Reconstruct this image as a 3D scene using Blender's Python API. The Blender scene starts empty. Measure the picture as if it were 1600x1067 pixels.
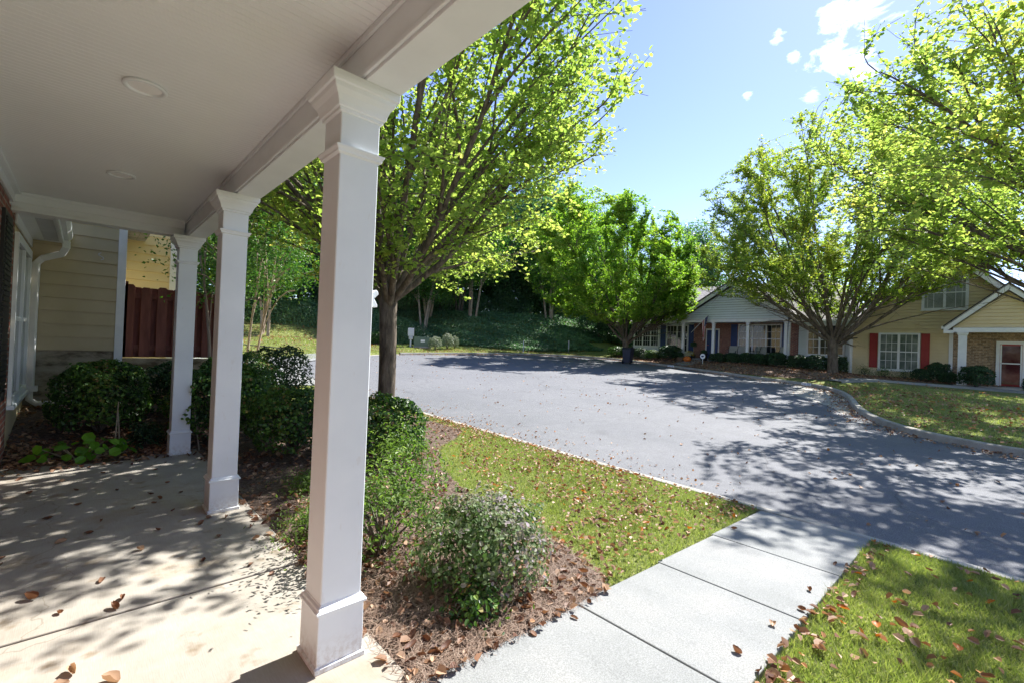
import bpy, math, random
import numpy as np
from mathutils import Matrix, Vector
col = bpy.context.scene.collection
sc = bpy.context.scene
PI = math.pi
rad = math.radians

# ------------------------------------------------------------------ tagging
def tag(o, label=None, cat=None, group=None, kind=None):
    if label: o['label'] = label
    if cat: o['category'] = cat
    if group: o['group'] = group
    if kind: o['kind'] = kind
    return o
def empty(name, loc=(0,0,0), rz=0, label=None, cat=None, group=None):
    o = bpy.data.objects.new(name, None); col.objects.link(o)
    o.location = loc; o.rotation_euler = (0,0,rz); o.empty_display_size = .2
    return tag(o, label, cat, group)
def link(name, me, parent=None, loc=None):
    o = bpy.data.objects.new(name, me); col.objects.link(o)
    if parent: o.parent = parent
    if loc is not None: o.location = loc
    return o
def copy_tree(o, parent=None):
    c = o.copy(); col.objects.link(c); c.parent = parent; c.matrix_parent_inverse = o.matrix_parent_inverse.copy()
    for ch in list(o.children): copy_tree(ch, c)
    return c

# ------------------------------------------------------------------ materials
def newmat(name):
    m = bpy.data.materials.new(name); m.use_nodes = True
    nt = m.node_tree; nt.nodes.clear()
    return m, nt
def N(nt, typ, **kw):
    n = nt.nodes.new(typ)
    for k, v in kw.items():
        if k.startswith('_'): setattr(n, k[1:], v)
        else:
            n.inputs[k.replace('__', ' ')].default_value = v
    return n
def L(nt, a, b): nt.links.new(a, b)
def c4(c): return (c[0], c[1], c[2], 1)
def ramp(nt, stops, interp='LINEAR'):
    r = nt.nodes.new('ShaderNodeValToRGB'); e = r.color_ramp.elements
    r.color_ramp.interpolation = interp
    e[0].position, e[0].color = stops[0][0], c4(stops[0][1])
    e[1].position, e[1].color = stops[-1][0], c4(stops[-1][1])
    for p, c in stops[1:-1]:
        x = e.new(p); x.color = c4(c)
    return r
def finish(nt, bsdf):
    out = nt.nodes.new('ShaderNodeOutputMaterial'); L(nt, bsdf.outputs[0], out.inputs[0])
def pos(nt, scale=(1,1,1)):
    g = nt.nodes.new('ShaderNodeNewGeometry')
    m = N(nt, 'ShaderNodeMapping'); m.inputs['Scale'].default_value = scale
    L(nt, g.outputs['Position'], m.inputs['Vector']); return m.outputs[0]
def noise(nt, vec, scale, detail=5, rough=.6):
    n = N(nt, 'ShaderNodeTexNoise', Scale=scale, Detail=detail, Roughness=rough)
    L(nt, vec, n.inputs['Vector']); return n.outputs['Fac']
def bump(nt, h, strength, dist, bsdf):
    b = N(nt, 'ShaderNodeBump', Strength=strength, Distance=dist)
    L(nt, h, b.inputs['Height']); L(nt, b.outputs[0], bsdf.inputs['Normal'])
def mix(nt, fac, a, b, mode='MIX'):
    m = nt.nodes.new('ShaderNodeMix'); m.data_type = 'RGBA'; m.blend_type = mode
    for s, v in ((m.inputs[0], fac), (m.inputs[6], a), (m.inputs[7], b)):
        if hasattr(v, 'is_linked') or hasattr(v, 'links'): L(nt, v, s)
        elif isinstance(v, (int, float)): s.default_value = v
        else: s.default_value = c4(v)
    return m.outputs[2]
def noisy(name, stops, scale=8, rough=.6, bstr=.0, bscale=60, bdist=.005, detail=6, stretch=(1,1,1), spec=.4, speck=None):
    m, nt = newmat(name)
    v = pos(nt, stretch)
    r = ramp(nt, stops); L(nt, noise(nt, v, scale, detail), r.inputs[0])
    b = N(nt, 'ShaderNodeBsdfPrincipled', Roughness=rough)
    b.inputs['Specular IOR Level'].default_value = spec
    colr = r.outputs[0]
    if speck:
        v2 = pos(nt, (1,1,1))
        n2 = noise(nt, v2, speck[0], 2, .5)
        r2 = ramp(nt, [(.38, (speck[1],)*3), (.62, (speck[2],)*3)]); L(nt, n2, r2.inputs[0])
        colr = mix(nt, 1.0, colr, r2.outputs[0], 'MULTIPLY')
    L(nt, colr, b.inputs['Base Color'])
    if bstr: bump(nt, noise(nt, pos(nt, stretch), bscale, 4), bstr, bdist, b)
    finish(nt, b); return m
def leafmat(name, cols, tfrac=.45, tcol=(1.3,1.5,.5), rough=.45, spec=.4):
    m, nt = newmat(name)
    a = nt.nodes.new('ShaderNodeAttribute'); a.attribute_name = 'tint'
    n = len(cols); r = ramp(nt, [(i/(n-1), c) for i, c in enumerate(cols)])
    L(nt, a.outputs['Fac'], r.inputs[0])
    p = N(nt, 'ShaderNodeBsdfPrincipled', Roughness=rough)
    p.inputs['Specular IOR Level'].default_value = spec
    L(nt, r.outputs[0], p.inputs['Base Color'])
    t = nt.nodes.new('ShaderNodeBsdfTranslucent')
    L(nt, mix(nt, 1.0, r.outputs[0], tcol, 'MULTIPLY'), t.inputs[0])
    mx = nt.nodes.new('ShaderNodeMixShader'); mx.inputs[0].default_value = tfrac
    L(nt, p.outputs[0], mx.inputs[1]); L(nt, t.outputs[0], mx.inputs[2])
    finish(nt, mx); return m
def brickmat(name, c1, c2, mortar, bw=.2, bh=.0677, ms=.01, bstr=.5, rough=.8, vec='wall'):
    m, nt = newmat(name)
    g = nt.nodes.new('ShaderNodeNewGeometry'); s = nt.nodes.new('ShaderNodeSeparateXYZ'); L(nt, g.outputs['Position'], s.inputs[0])
    c = nt.nodes.new('ShaderNodeCombineXYZ')
    if vec == 'wall':
        ad = N(nt, 'ShaderNodeMath', _operation='ADD'); L(nt, s.outputs[0], ad.inputs[0]); L(nt, s.outputs[1], ad.inputs[1])
        L(nt, ad.outputs[0], c.inputs[0]); L(nt, s.outputs[2], c.inputs[1])
    elif vec == 'roofx':   # courses climb along X, run along Y
        L(nt, s.outputs[1], c.inputs[0]); L(nt, s.outputs[0], c.inputs[1])
    else:
        L(nt, s.outputs[0], c.inputs[0]); L(nt, s.outputs[1], c.inputs[1])
    t = N(nt, 'ShaderNodeTexBrick', Scale=1.0)
    t.inputs['Color1'].default_value = c4(c1); t.inputs['Color2'].default_value = c4(c2); t.inputs['Mortar'].default_value = c4(mortar)
    t.inputs['Mortar Size'].default_value = ms; t.inputs['Brick Width'].default_value = bw; t.inputs['Row Height'].default_value = bh
    t.inputs['Mortar Smooth'].default_value = .2
    L(nt, c.outputs[0], t.inputs['Vector'])
    nf = noise(nt, pos(nt), 9, 5)
    r = ramp(nt, [(.3, (.55,.55,.55)), (.7, (1.25,1.2,1.15))]); L(nt, nf, r.inputs[0])
    b = N(nt, 'ShaderNodeBsdfPrincipled', Roughness=rough)
    L(nt, mix(nt, 1.0, t.outputs[0], r.outputs[0], 'MULTIPLY'), b.inputs['Base Color'])
    inv = N(nt, 'ShaderNodeMath', _operation='SUBTRACT'); inv.inputs[0].default_value = 1; L(nt, t.outputs['Fac'], inv.inputs[1])
    bump(nt, inv.outputs[0], bstr, .008, b)
    finish(nt, b); return m
def glassmat(name, c=(.02,.025,.03), rough=.03, c2=None):
    m, nt = newmat(name)
    b = N(nt, 'ShaderNodeBsdfPrincipled', Roughness=rough)
    b.inputs['Specular IOR Level'].default_value = .5; b.inputs['IOR'].default_value = 1.45
    if c2:
        r = ramp(nt, [(.4, c), (.65, c2)]); L(nt, noise(nt, pos(nt, (1,1,1)), 1.7, 3), r.inputs[0]); L(nt, r.outputs[0], b.inputs['Base Color'])
    else: b.inputs['Base Color'].default_value = c4(c)
    bump(nt, noise(nt, pos(nt), 1.2, 2), .15, .02, b)
    finish(nt, b); return m

M = {}
M['white'] = noisy('white_paint', [(.3, (.74,.775,.795)), (.7, (.81,.845,.865))], 3, .42, .12, 90, .001)
def mk_post():
    m, nt = newmat('post_paint'); v = pos(nt)
    r = ramp(nt, [(.3, (.72,.76,.785)), (.7, (.80,.84,.86))]); L(nt, noise(nt, v, 2.2, 6), r.inputs[0])
    g = nt.nodes.new('ShaderNodeNewGeometry'); sp = nt.nodes.new('ShaderNodeSeparateXYZ'); L(nt, g.outputs['Position'], sp.inputs[0])
    mr = N(nt, 'ShaderNodeMapRange'); L(nt, sp.outputs[2], mr.inputs['Value'])
    mr.inputs['From Min'].default_value = 0; mr.inputs['From Max'].default_value = .16; mr.inputs['To Min'].default_value = .55; mr.inputs['To Max'].default_value = 0
    nz_ = noise(nt, v, 38, 5, .7); r2 = ramp(nt, [(.42, (0,0,0)), (.62, (1,1,1))]); L(nt, nz_, r2.inputs[0])
    f = N(nt, 'ShaderNodeMath', _operation='MULTIPLY'); L(nt, mr.outputs[0], f.inputs[0]); L(nt, r2.outputs[0], f.inputs[1])
    r3 = ramp(nt, [(.66, (0,0,0)), (.72, (.35,.35,.35))]); L(nt, noise(nt, pos(nt, (1,1,.35)), 21, 3), r3.inputs[0])
    c1 = mix(nt, f.outputs[0], r.outputs[0], (.36,.28,.20)); c2 = mix(nt, r3.outputs[0], c1, (.66,.65,.62))
    b = N(nt, 'ShaderNodeBsdfPrincipled', Roughness=.5); b.inputs['Specular IOR Level'].default_value = .35
    L(nt, c2, b.inputs['Base Color']); bump(nt, noise(nt, pos(nt, (1,1,.12)), 120, 4), .22, .0012, b); finish(nt, b); return m
M['post'] = mk_post()
M['trimwhite'] = noisy('trim_paint', [(.3, (.70,.71,.73)), (.7, (.80,.80,.81))], 5, .5)
M['ceil'] = noisy('ceiling_paint', [(.3, (.83,.86,.87)), (.7, (.88,.90,.91))], 1.3, .5)
M['concrete_walk'] = noisy('walk_concrete', [(.3, (.20,.21,.207)), (.5, (.25,.258,.255)), (.7, (.29,.29,.28))], 1.4, .85, .5, 200, .003, detail=9, speck=(150, .80, 1.16))
M['concrete_kerb'] = noisy('kerb_concrete', [(.3, (.27,.255,.22)), (.7, (.42,.40,.36))], 3, .85, .4, 160, .003, speck=(140, .8, 1.15))
M['foundation'] = noisy('foundation_stucco', [(.36, (.12,.095,.06)), (.5, (.30,.26,.19)), (.7, (.40,.36,.27))], 3.2, .9, .8, 30, .01, stretch=(1,1,2.2))
M['bark'] = noisy('bark', [(.32, (.05,.038,.028)), (.6, (.17,.135,.10)), (.8, (.27,.235,.18))], 14, .9, 1, 26, .02, stretch=(1,1,.28))
M['bark_grey'] = noisy('bark_grey', [(.3, (.07,.06,.05)), (.7, (.21,.18,.15))], 9, .9, .6, 20, .02, stretch=(1,1,.4))
M['bark_pale'] = noisy('bark_pale', [(.3, (.26,.19,.14)), (.7, (.46,.37,.29))], 5, .8, .3, 20, .01, stretch=(1,1,.4))
M['siding_tan'] = noisy('siding_tan', [(.3, (.43,.355,.225)), (.7, (.49,.41,.27))], 2, .6)
M['siding_yellow'] = noisy('siding_yellow', [(.3, (.66,.53,.29)), (.7, (.73,.60,.34))], 2, .6)
M['siding_gold'] = noisy('siding_gold', [(.3, (.66,.53,.31)), (.7, (.72,.59,.37))], 2, .6)
M['siding_grey'] = noisy('siding_grey', [(.3, (.66,.71,.74)), (.7, (.72,.77,.80))], 2, .6)
M['fence'] = noisy('fence_stain', [(.3, (.11,.036,.030)), (.7, (.21,.075,.060))], 12, .7, .4, 40, .003, stretch=(1,1,.15))
M['brick'] = brickmat('brick_red', (.30,.085,.05), (.22,.06,.04), (.35,.30,.26))
M['brick_far'] = brickmat('brick_far', (.34,.12,.08), (.24,.08,.055), (.38,.32,.28), .21, .075)
M['brick_brown'] = brickmat('brick_brown', (.38,.26,.16), (.22,.14,.085), (.44,.36,.27), .21, .075)
M['shingle'] = brickmat('shingle_light', (.42,.40,.40), (.31,.30,.31), (.12,.12,.12), .3, .14, .006, .8, .95, 'roofx')
M['shingle_y'] = brickmat('shingle_dark', (.30,.29,.30), (.22,.21,.22), (.08,.08,.08), .3, .14, .006, .8, .95, 'roofy')
M['navy'] = noisy('navy_paint', [(.3, (.016,.04,.15)), (.7, (.022,.055,.19))], 5, .5)
M['redpaint'] = noisy('red_paint', [(.3, (.30,.025,.025)), (.7, (.36,.035,.03))], 5, .5)
M['black'] = noisy('black_paint', [(.3, (.012,.012,.013)), (.7, (.022,.022,.024))], 5, .5)
M['bluebin'] = noisy('bin_plastic', [(.3, (.010,.016,.036)), (.7, (.016,.025,.05))], 6, .5, .1, 30)
M['orange'] = noisy('pumpkin_skin', [(.3, (.55,.13,.02)), (.7, (.70,.20,.03))], 5, .5)
M['wicker'] = noisy('wicker', [(.3, (.08,.05,.03)), (.7, (.17,.11,.07))], 40, .8, .5, 60)
M['util_green'] = noisy('utility_green', [(.3, (.10,.15,.105)), (.7, (.13,.19,.135))], 4, .5)
M['util_grey'] = noisy('utility_grey', [(.3, (.48,.50,.54)), (.7, (.58,.60,.64))], 4, .5)
M['metal_black'] = noisy('rail_iron', [(.3, (.015,.015,.016)), (.7, (.03,.03,.032))], 5, .5)
M['sling'] = noisy('chair_sling', [(.3, (.30,.30,.27)), (.7, (.38,.38,.34))], 9, .7)
M['stake'] = noisy('stake_wood', [(.3, (.25,.20,.14)), (.7, (.38,.32,.24))], 9, .8)
M['flagred'] = noisy('flag_red', [(.3, (.42,.03,.04)), (.7, (.5,.04,.05))], 5, .8)
M['flagwhite'] = noisy('flag_white', [(.3, (.70,.70,.70)), (.7, (.78,.78,.78))], 5, .8)
M['flagblue'] = noisy('flag_blue', [(.3, (.02,.03,.12)), (.7, (.03,.04,.15))], 5, .8)
M['glass'] = glassmat('window_glass')
M['glass_blind'] = glassmat('window_glass_blinds', (.10,.13,.12), .12, (.24,.27,.25))
M['glass_red'] = glassmat('storm_glass', (.05,.010,.016), .05, (.13,.07,.06))
M['glass_near'] = glassmat('near_window_glass', (.05,.06,.055), .05, (.12,.13,.12))
M['lens'] = noisy('can_light_lens', [(.3, (.93,.93,.92)), (.7, (.95,.95,.95))], 5, .3)
M['blind'] = noisy('blind_slats', [(.3, (.55,.55,.52)), (.7, (.65,.65,.62))], 5, .5)

ZEL = [(.16,.26,.05), (.25,.36,.07), (.35,.44,.10), (.48,.50,.13), (.60,.46,.14)]
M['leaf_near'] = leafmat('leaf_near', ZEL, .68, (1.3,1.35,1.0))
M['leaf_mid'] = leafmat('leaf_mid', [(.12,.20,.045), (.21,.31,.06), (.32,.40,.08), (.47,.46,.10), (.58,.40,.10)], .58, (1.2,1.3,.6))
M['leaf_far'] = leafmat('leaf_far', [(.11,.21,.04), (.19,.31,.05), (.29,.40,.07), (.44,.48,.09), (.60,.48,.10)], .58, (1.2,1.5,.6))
M['leaf_dark'] = leafmat('leaf_dark', [(.06,.13,.08), (.095,.19,.115), (.14,.25,.145), (.19,.31,.165)], .48, (1.2,1.5,.7), .38, .8)
M['leaf_bg'] = leafmat('leaf_bg', [(.06,.13,.07), (.095,.18,.09), (.13,.23,.105), (.20,.29,.12)], .45, (1.2,1.5,.7), .4, .7)
M['leaf_pine'] = leafmat('leaf_pine', [(.05,.10,.08), (.075,.14,.10), (.10,.18,.13)], .2, (1.,1.3,.8))
M['leaf_crape'] = leafmat('leaf_crape', [(.035,.10,.02), (.06,.15,.03), (.10,.20,.03), (.22,.26,.04)], .4, (1.2,1.5,.6))
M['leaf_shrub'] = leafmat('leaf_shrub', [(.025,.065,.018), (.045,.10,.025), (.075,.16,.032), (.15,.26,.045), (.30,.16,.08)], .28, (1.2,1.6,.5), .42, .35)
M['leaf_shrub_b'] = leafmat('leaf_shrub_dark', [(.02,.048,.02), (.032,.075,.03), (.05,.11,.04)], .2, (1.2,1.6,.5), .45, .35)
M['leaf_light'] = leafmat('leaf_light', [(.08,.14,.035), (.13,.20,.055), (.19,.28,.085), (.30,.37,.13)], .4, (1.2,1.5,.5), .5, .3)
M['leaf_varieg'] = leafmat('leaf_variegated', [(.08,.15,.045), (.13,.20,.075), (.20,.24,.13), (.34,.29,.30), (.48,.40,.46)], .35, (1.1,1.2,.7), .6, .3)
M['leaf_hosta'] = leafmat('leaf_hydrangea', [(.09,.24,.015), (.14,.34,.02), (.19,.40,.03)], .4, (1.2,1.5,.4), .4, .4)
M['leaf_juniper'] = leafmat('leaf_juniper', [(.065,.145,.075), (.105,.205,.10), (.16,.26,.12), (.22,.32,.15)], .35, (1.,1.4,.7), .5, .4)
M['leaf_mum'] = leafmat('leaf_mum', [(.55,.42,.02), (.7,.55,.03)], .2, (1,1,.5))
M['leaf_frost'] = leafmat('leaf_frost', [(.10,.17,.07), (.28,.32,.22), (.55,.55,.45)], .25, (1,1,.7))
M['grass'] = leafmat('grass_blade', [(.18,.235,.07), (.26,.305,.105), (.38,.39,.17), (.54,.48,.30)], .4, (1.1,1.3,.5))
M['dead'] = leafmat('dead_leaf', [(.07,.028,.016), (.14,.06,.032), (.24,.12,.065), (.36,.22,.13), (.50,.35,.24), (.45,.17,.02)], .2, (1.2,1,.7), .55)
M['straw'] = leafmat('pine_straw', [(.10,.06,.045), (.19,.12,.085), (.30,.21,.155), (.42,.33,.26)], .1, (1,1,.8), .6)
M['yleaf'] = leafmat('yellow_leaf', [(.45,.13,.02), (.55,.25,.03)], .3, (1.1,1,.5), .5)

# ground / asphalt / porch slab get their own graphs
def mk_ground():
    m, nt = newmat('lawn_ground')
    v = pos(nt)
    fine = noise(nt, v, 38, 6); big = noise(nt, v, .9, 4)
    g = ramp(nt, [(.3, (.11,.14,.035)), (.5, (.175,.205,.06)), (.7, (.28,.27,.12))]); L(nt, fine, g.inputs[0])
    s = ramp(nt, [(.35, (.16,.12,.07)), (.65, (.32,.26,.17))]); L(nt, fine, s.inputs[0])
    k = ramp(nt, [(.54, (0,0,0)), (.74, (.6,.6,.6))]); L(nt, big, k.inputs[0])
    b = N(nt, 'ShaderNodeBsdfPrincipled', Roughness=.95); b.inputs['Specular IOR Level'].default_value = .1
    L(nt, mix(nt, k.outputs[0], g.outputs[0], s.outputs[0]), b.inputs['Base Color'])
    bump(nt, fine, .8, .03, b); finish(nt, b); return m
M['ground'] = mk_ground()
def mk_asphalt():
    m, nt = newmat('asphalt')
    v = pos(nt)
    sp = noise(nt, v, 120, 3, .7); bg = noise(nt, v, .35, 5); md = noise(nt, v, 4, 5)
    r = ramp(nt, [(.33, (.085,.09,.10)), (.55, (.16,.165,.18)), (.72, (.33,.33,.335))]); L(nt, sp, r.inputs[0])
    r2 = ramp(nt, [(.3, (.88,.89,.90)), (.5, (1,1,1)), (.7, (1.10,1.09,1.08))]); L(nt, bg, r2.inputs[0])
    r3 = ramp(nt, [(.3, (.92,.92,.92)), (.7, (1.07,1.07,1.07))]); L(nt, md, r3.inputs[0])
    cc = mix(nt, 1.0, mix(nt, 1.0, r.outputs[0], r2.outputs[0], 'MULTIPLY'), r3.outputs[0], 'MULTIPLY')
    # thin cracks
    dv = N(nt, 'ShaderNodeTexNoise', Scale=.7, Detail=4.0); L(nt, v, dv.inputs['Vector'])
    vv = mix(nt, .25, v, dv.outputs['Color'], 'LINEAR_LIGHT')
    vo = N(nt, 'ShaderNodeTexVoronoi', Scale=.28); vo.feature = 'DISTANCE_TO_EDGE'; L(nt, vv, vo.inputs['Vector'])
    cr = ramp(nt, [(0.0, (.66,.66,.66)), (.0045, (1,1,1))]); L(nt, vo.outputs['Distance'], cr.inputs[0])
    oil = ramp(nt, [(.70, (1,1,1)), (.80, (.72,.72,.73))]); L(nt, noise(nt, pos(nt, (1,.55,1)), 1.15, 3), oil.inputs[0])
    cc = mix(nt, 1.0, cc, oil.outputs[0], 'MULTIPLY')
    b = N(nt, 'ShaderNodeBsdfPrincipled', Roughness=.8); b.inputs['Specular IOR Level'].default_value = .35
    L(nt, mix(nt, 1.0, cc, cr.outputs[0], 'MULTIPLY'), b.inputs['Base Color'])
    bump(nt, sp, .6, .006, b); finish(nt, b); return m
M['asphalt'] = mk_asphalt()
def mk_slab():
    m, nt = newmat('porch_concrete')
    v = pos(nt)
    r = ramp(nt, [(.3, (.345,.315,.27)), (.55, (.395,.37,.325)), (.75, (.35,.285,.205))]); L(nt, noise(nt, v, 1.6, 6), r.inputs[0])
    br = noise(nt, pos(nt, (1, .06, 1)), 230, 2)     # broom finish, runs along Y
    r2 = ramp(nt, [(.3, (.93,.93,.93)), (.7, (1.05,1.05,1.05))]); L(nt, br, r2.inputs[0])
    sp = ramp(nt, [(.60, (1,1,1)), (.72, (.70,.62,.52))]); L(nt, noise(nt, v, 5.5, 3), sp.inputs[0])
    cc = mix(nt, 1.0, mix(nt, 1.0, r.outputs[0], r2.outputs[0], 'MULTIPLY'), sp.outputs[0], 'MULTIPLY')
    dv = N(nt, 'ShaderNodeTexNoise', Scale=2.2, Detail=5.0); L(nt, v, dv.inputs['Vector'])
    vo = N(nt, 'ShaderNodeTexVoronoi', Scale=.55); vo.feature = 'DISTANCE_TO_EDGE'; L(nt, mix(nt, .3, v, dv.outputs['Color'], 'LINEAR_LIGHT'), vo.inputs['Vector'])
    cr = ramp(nt, [(0.0, (.72,.70,.66)), (.0022, (1,1,1))]); L(nt, vo.outputs['Distance'], cr.inputs[0])
    st = ramp(nt, [(.35, (.84,.82,.78)), (.55, (1,1,1))]); L(nt, noise(nt, v, .9, 7, .7), st.inputs[0])
    cc = mix(nt, 1.0, mix(nt, 1.0, cc, cr.outputs[0], 'MULTIPLY'), st.outputs[0], 'MULTIPLY')
    b = N(nt, 'ShaderNodeBsdfPrincipled', Roughness=.8); b.inputs['Specular IOR Level'].default_value = .3
    L(nt, cc, b.inputs['Base Color']); bump(nt, br, .3, .002, b); finish(nt, b); return m
M['slab'] = mk_slab()
M['mulch'] = noisy('mulch_soil', [(.3, (.05,.035,.027)), (.5, (.13,.09,.068)), (.72, (.26,.19,.15))], 28, .95, 1, 45, .03)
M['litter_ground'] = noisy('litter_soil', [(.3, (.10,.062,.042)), (.5, (.20,.13,.09)), (.72, (.33,.24,.18))], 16, .95, 1, 30, .03)

# ------------------------------------------------------------------ mesh helpers
def np_mesh(name, V, F, mat, tint=None, smooth=False):
    """V (n,3), F (m,k) with the same k for every face"""
    V = np.asarray(V, np.float32); F = np.asarray(F, np.int32)
    used, inv_ = np.unique(F, return_inverse=True); V = V[used]; F = inv_.reshape(F.shape).astype(np.int32)
    me = bpy.data.meshes.new(name)
    me.vertices.add(len(V)); me.vertices.foreach_set('co', V.ravel())
    k = F.shape[1]; me.loops.add(F.size); me.loops.foreach_set('vertex_index', F.ravel())
    me.polygons.add(len(F)); me.polygons.foreach_set('loop_start', np.arange(0, F.size, k, dtype=np.int32))
    me.polygons.foreach_set('loop_total', np.full(len(F), k, np.int32))
    me.polygons.foreach_set('use_smooth', np.full(len(F), smooth))
    if tint is not None:
        a = me.attributes.new('tint', 'FLOAT', 'FACE'); a.data.foreach_set('value', np.asarray(tint, np.float32))
    me.materials.append(mat); me.update(calc_edges=True); return me

class MB:
    def __init__(s): s.v = []; s.f = []; s.m = []
    def add(s, pts, faces, mi=0):
        b = len(s.v); s.v += [tuple(p) for p in pts]
        for f in faces: s.f.append(tuple(b+i for i in f)); s.m.append(mi)
        return s
    def box(s, x0, x1, y0, y1, z0, z1, mi=0):
        x0, x1 = sorted((x0, x1)); y0, y1 = sorted((y0, y1)); z0, z1 = sorted((z0, z1))
        return s.add([(x0,y0,z0),(x1,y0,z0),(x1,y1,z0),(x0,y1,z0),(x0,y0,z1),(x1,y0,z1),(x1,y1,z1),(x0,y1,z1)],
              [(0,3,2,1),(4,5,6,7),(0,1,5,4),(1,2,6,5),(2,3,7,6),(3,0,4,7)], mi)
    def prism(s, poly, axis, a, b, mi=0):
        """poly: 2D list in the plane perpendicular to axis"""
        def p3(u, w, t): return {'x': (t,u,w), 'y': (u,t,w), 'z': (u,w,t)}[axis]
        n = len(poly); pts = [p3(u,w,a) for u,w in poly] + [p3(u,w,b) for u,w in poly]
        fs = [tuple(range(n)), tuple(range(2*n-1, n-1, -1))] + [(i, n+i, n+(i+1)%n, (i+1)%n) for i in range(n)]
        return s.add(pts, fs, mi)
    def sqlathe(s, cx, cy, prof, ch=.003, mi=0):
        """square section swept up a (halfwidth, z) profile, corners chamfered"""
        rings = []
        for h, z in prof:
            c = min(ch, h*.3)
            rings.append([(cx+x, cy+y, z) for x, y in ((h,-h+c),(h,h-c),(h-c,h),(-h+c,h),(-h,h-c),(-h,-h+c),(-h+c,-h),(h-c,-h))])
        pts = [p for r in rings for p in r]; n = 8; fs = []
        for i in range(len(rings)-1):
            for j in range(n): fs.append((i*n+j, i*n+(j+1)%n, (i+1)*n+(j+1)%n, (i+1)*n+j))
        fs.append(tuple(range(n-1,-1,-1))); fs.append(tuple((len(rings)-1)*n+j for j in range(n)))
        return s.add(pts, fs, mi)
    def lathe(s, cx, cy, prof, n=20, mi=0, caps=True):
        pts = [(cx+r*math.cos(2*PI*j/n), cy+r*math.sin(2*PI*j/n), z) for r, z in prof for j in range(n)]
        fs = [(i*n+j, i*n+(j+1)%n, (i+1)*n+(j+1)%n, (i+1)*n+j) for i in range(len(prof)-1) for j in range(n)]
        if caps: fs.append(tuple(range(n-1,-1,-1))); fs.append(tuple((len(prof)-1)*n+j for j in range(n)))
        return s.add(pts, fs, mi)
    def tube(s, path, r, n=8, mi=0, sq=None):
        P = [Vector(p) for p in path]; rs = r if isinstance(r, (list, tuple)) else [r]*len(P)
        pts = []
        up = Vector((0,0,1)); pn = None
        for i, p in enumerate(P):
            t = (P[min(i+1,len(P)-1)] - P[max(i-1,0)]).normalized()
            a = pn - t*pn.dot(t) if pn is not None else t.cross(up if abs(t.z) < .9 else Vector((1,0,0)))
            a.normalize(); pn = a; b = t.cross(a)
            for j in range(n):
                if sq:
                    q = [(-1,-1),(1,-1),(1,1),(-1,1)][j]; pts.append(p + a*q[0]*sq[0] + b*q[1]*sq[1])
                else:
                    an = 2*PI*j/n; pts.append(p + (a*math.cos(an) + b*math.sin(an))*rs[i])
        fs = [(i*n+j, i*n+(j+1)%n, (i+1)*n+(j+1)%n, (i+1)*n+j) for i in range(len(P)-1) for j in range(n)]
        fs.append(tuple(range(n-1,-1,-1))); fs.append(tuple((len(P)-1)*n+j for j in range(n)))
        return s.add(pts, fs, mi)
    def ball(s, c, r, nu=14, nv=9, mi=0, f=None):
        pts = []
        for i in range(nv+1):
            th = PI*i/nv
            for j in range(nu):
                ph = 2*PI*j/nu; k = f(th, ph) if f else 1
                pts.append((c[0]+r[0]*k*math.sin(th)*math.cos(ph), c[1]+r[1]*k*math.sin(th)*math.sin(ph), c[2]+r[2]*k*math.cos(th)))
        fs = [(i*nu+j, i*nu+(j+1)%nu, (i+1)*nu+(j+1)%nu, (i+1)*nu+j) for i in range(nv) for j in range(nu)]
        return s.add(pts, fs, mi)
    def build(s, name, mats, parent=None, smooth=False, bevel=0, loc=None):
        me = bpy.data.meshes.new(name); me.from_pydata(s.v, [], s.f)
        for m in (mats if isinstance(mats, list) else [mats]): me.materials.append(m)
        me.polygons.foreach_set('material_index', s.m)
        me.polygons.foreach_set('use_smooth', [smooth]*len(s.f))
        me.update(); o = link(name, me, parent, loc)
        if bevel:
            b = o.modifiers.new('bevel', 'BEVEL'); b.width = bevel; b.segments = 2; b.limit_method = 'ANGLE'
        return o

# ------------------------------------------------------------------ terrain
def sm(t): t = np.clip(t, 0, 1); return t*t*(3-2*t)
def G(Y):
    Y = np.maximum(Y, -40.)
    return np.where(Y < 0, .012*Y, np.where(Y < 25, .012*Y + .0007*Y*Y, .7375 + .02*(np.minimum(Y, 80)-25)))
def P_(X, Y): return -.22 + .0222*(np.clip(X, -20, 60)-5.5) + G(Y)
ctrl_far = [(17,24.5),(21.5,24.1),(25.3,22.7),(27.4,20.6),(28.0,18.4),(27.5,16.4),(26.8,14.2),(26.1,12.4),(25.4,10.7),(24.6,9.1),(23.8,7.3),(22.8,5.4),(21.3,4.3),(19.2,3.5),(16.2,2.75),(14.5,2.2),(13.3,1.6),(12.5,.9),(12.05,.1),(11.85,-1),(11.75,-5),(11.75,-20),(11.75,-60)]
ctrl_near = [(5.5,-60),(5.5,-20),(5.5,-5),(5.5,2),(5.5,8),(5.47,12),(5.25,14.6),(5.6,17.3),(6.8,20.5),(8.9,23.0),(12.5,24.4),(17,24.5)]
def catmull(pts, step=.35):
    P = [np.array(p, float) for p in pts]; P = [2*P[0]-P[1]] + P + [2*P[-1]-P[-2]]; out = []
    for i in range(1, len(P)-2):
        n = max(2, int(np.linalg.norm(P[i+1]-P[i])/step))
        if np.linalg.norm(P[i+1]-P[i]) > 12: n = 6
        for k in range(n):
            t = k/n
            out.append(.5*((2*P[i]) + (-P[i-1]+P[i+1])*t + (2*P[i-1]-5*P[i]+4*P[i+1]-P[i+2])*t*t + (-P[i-1]+3*P[i]-3*P[i+1]+P[i+2])*t**3))
    out.append(P[-2]); return np.array(out)
far_line = catmull(ctrl_far); near_line = catmull(ctrl_near)
STREET = np.vstack([near_line, far_line[1:]])
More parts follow.
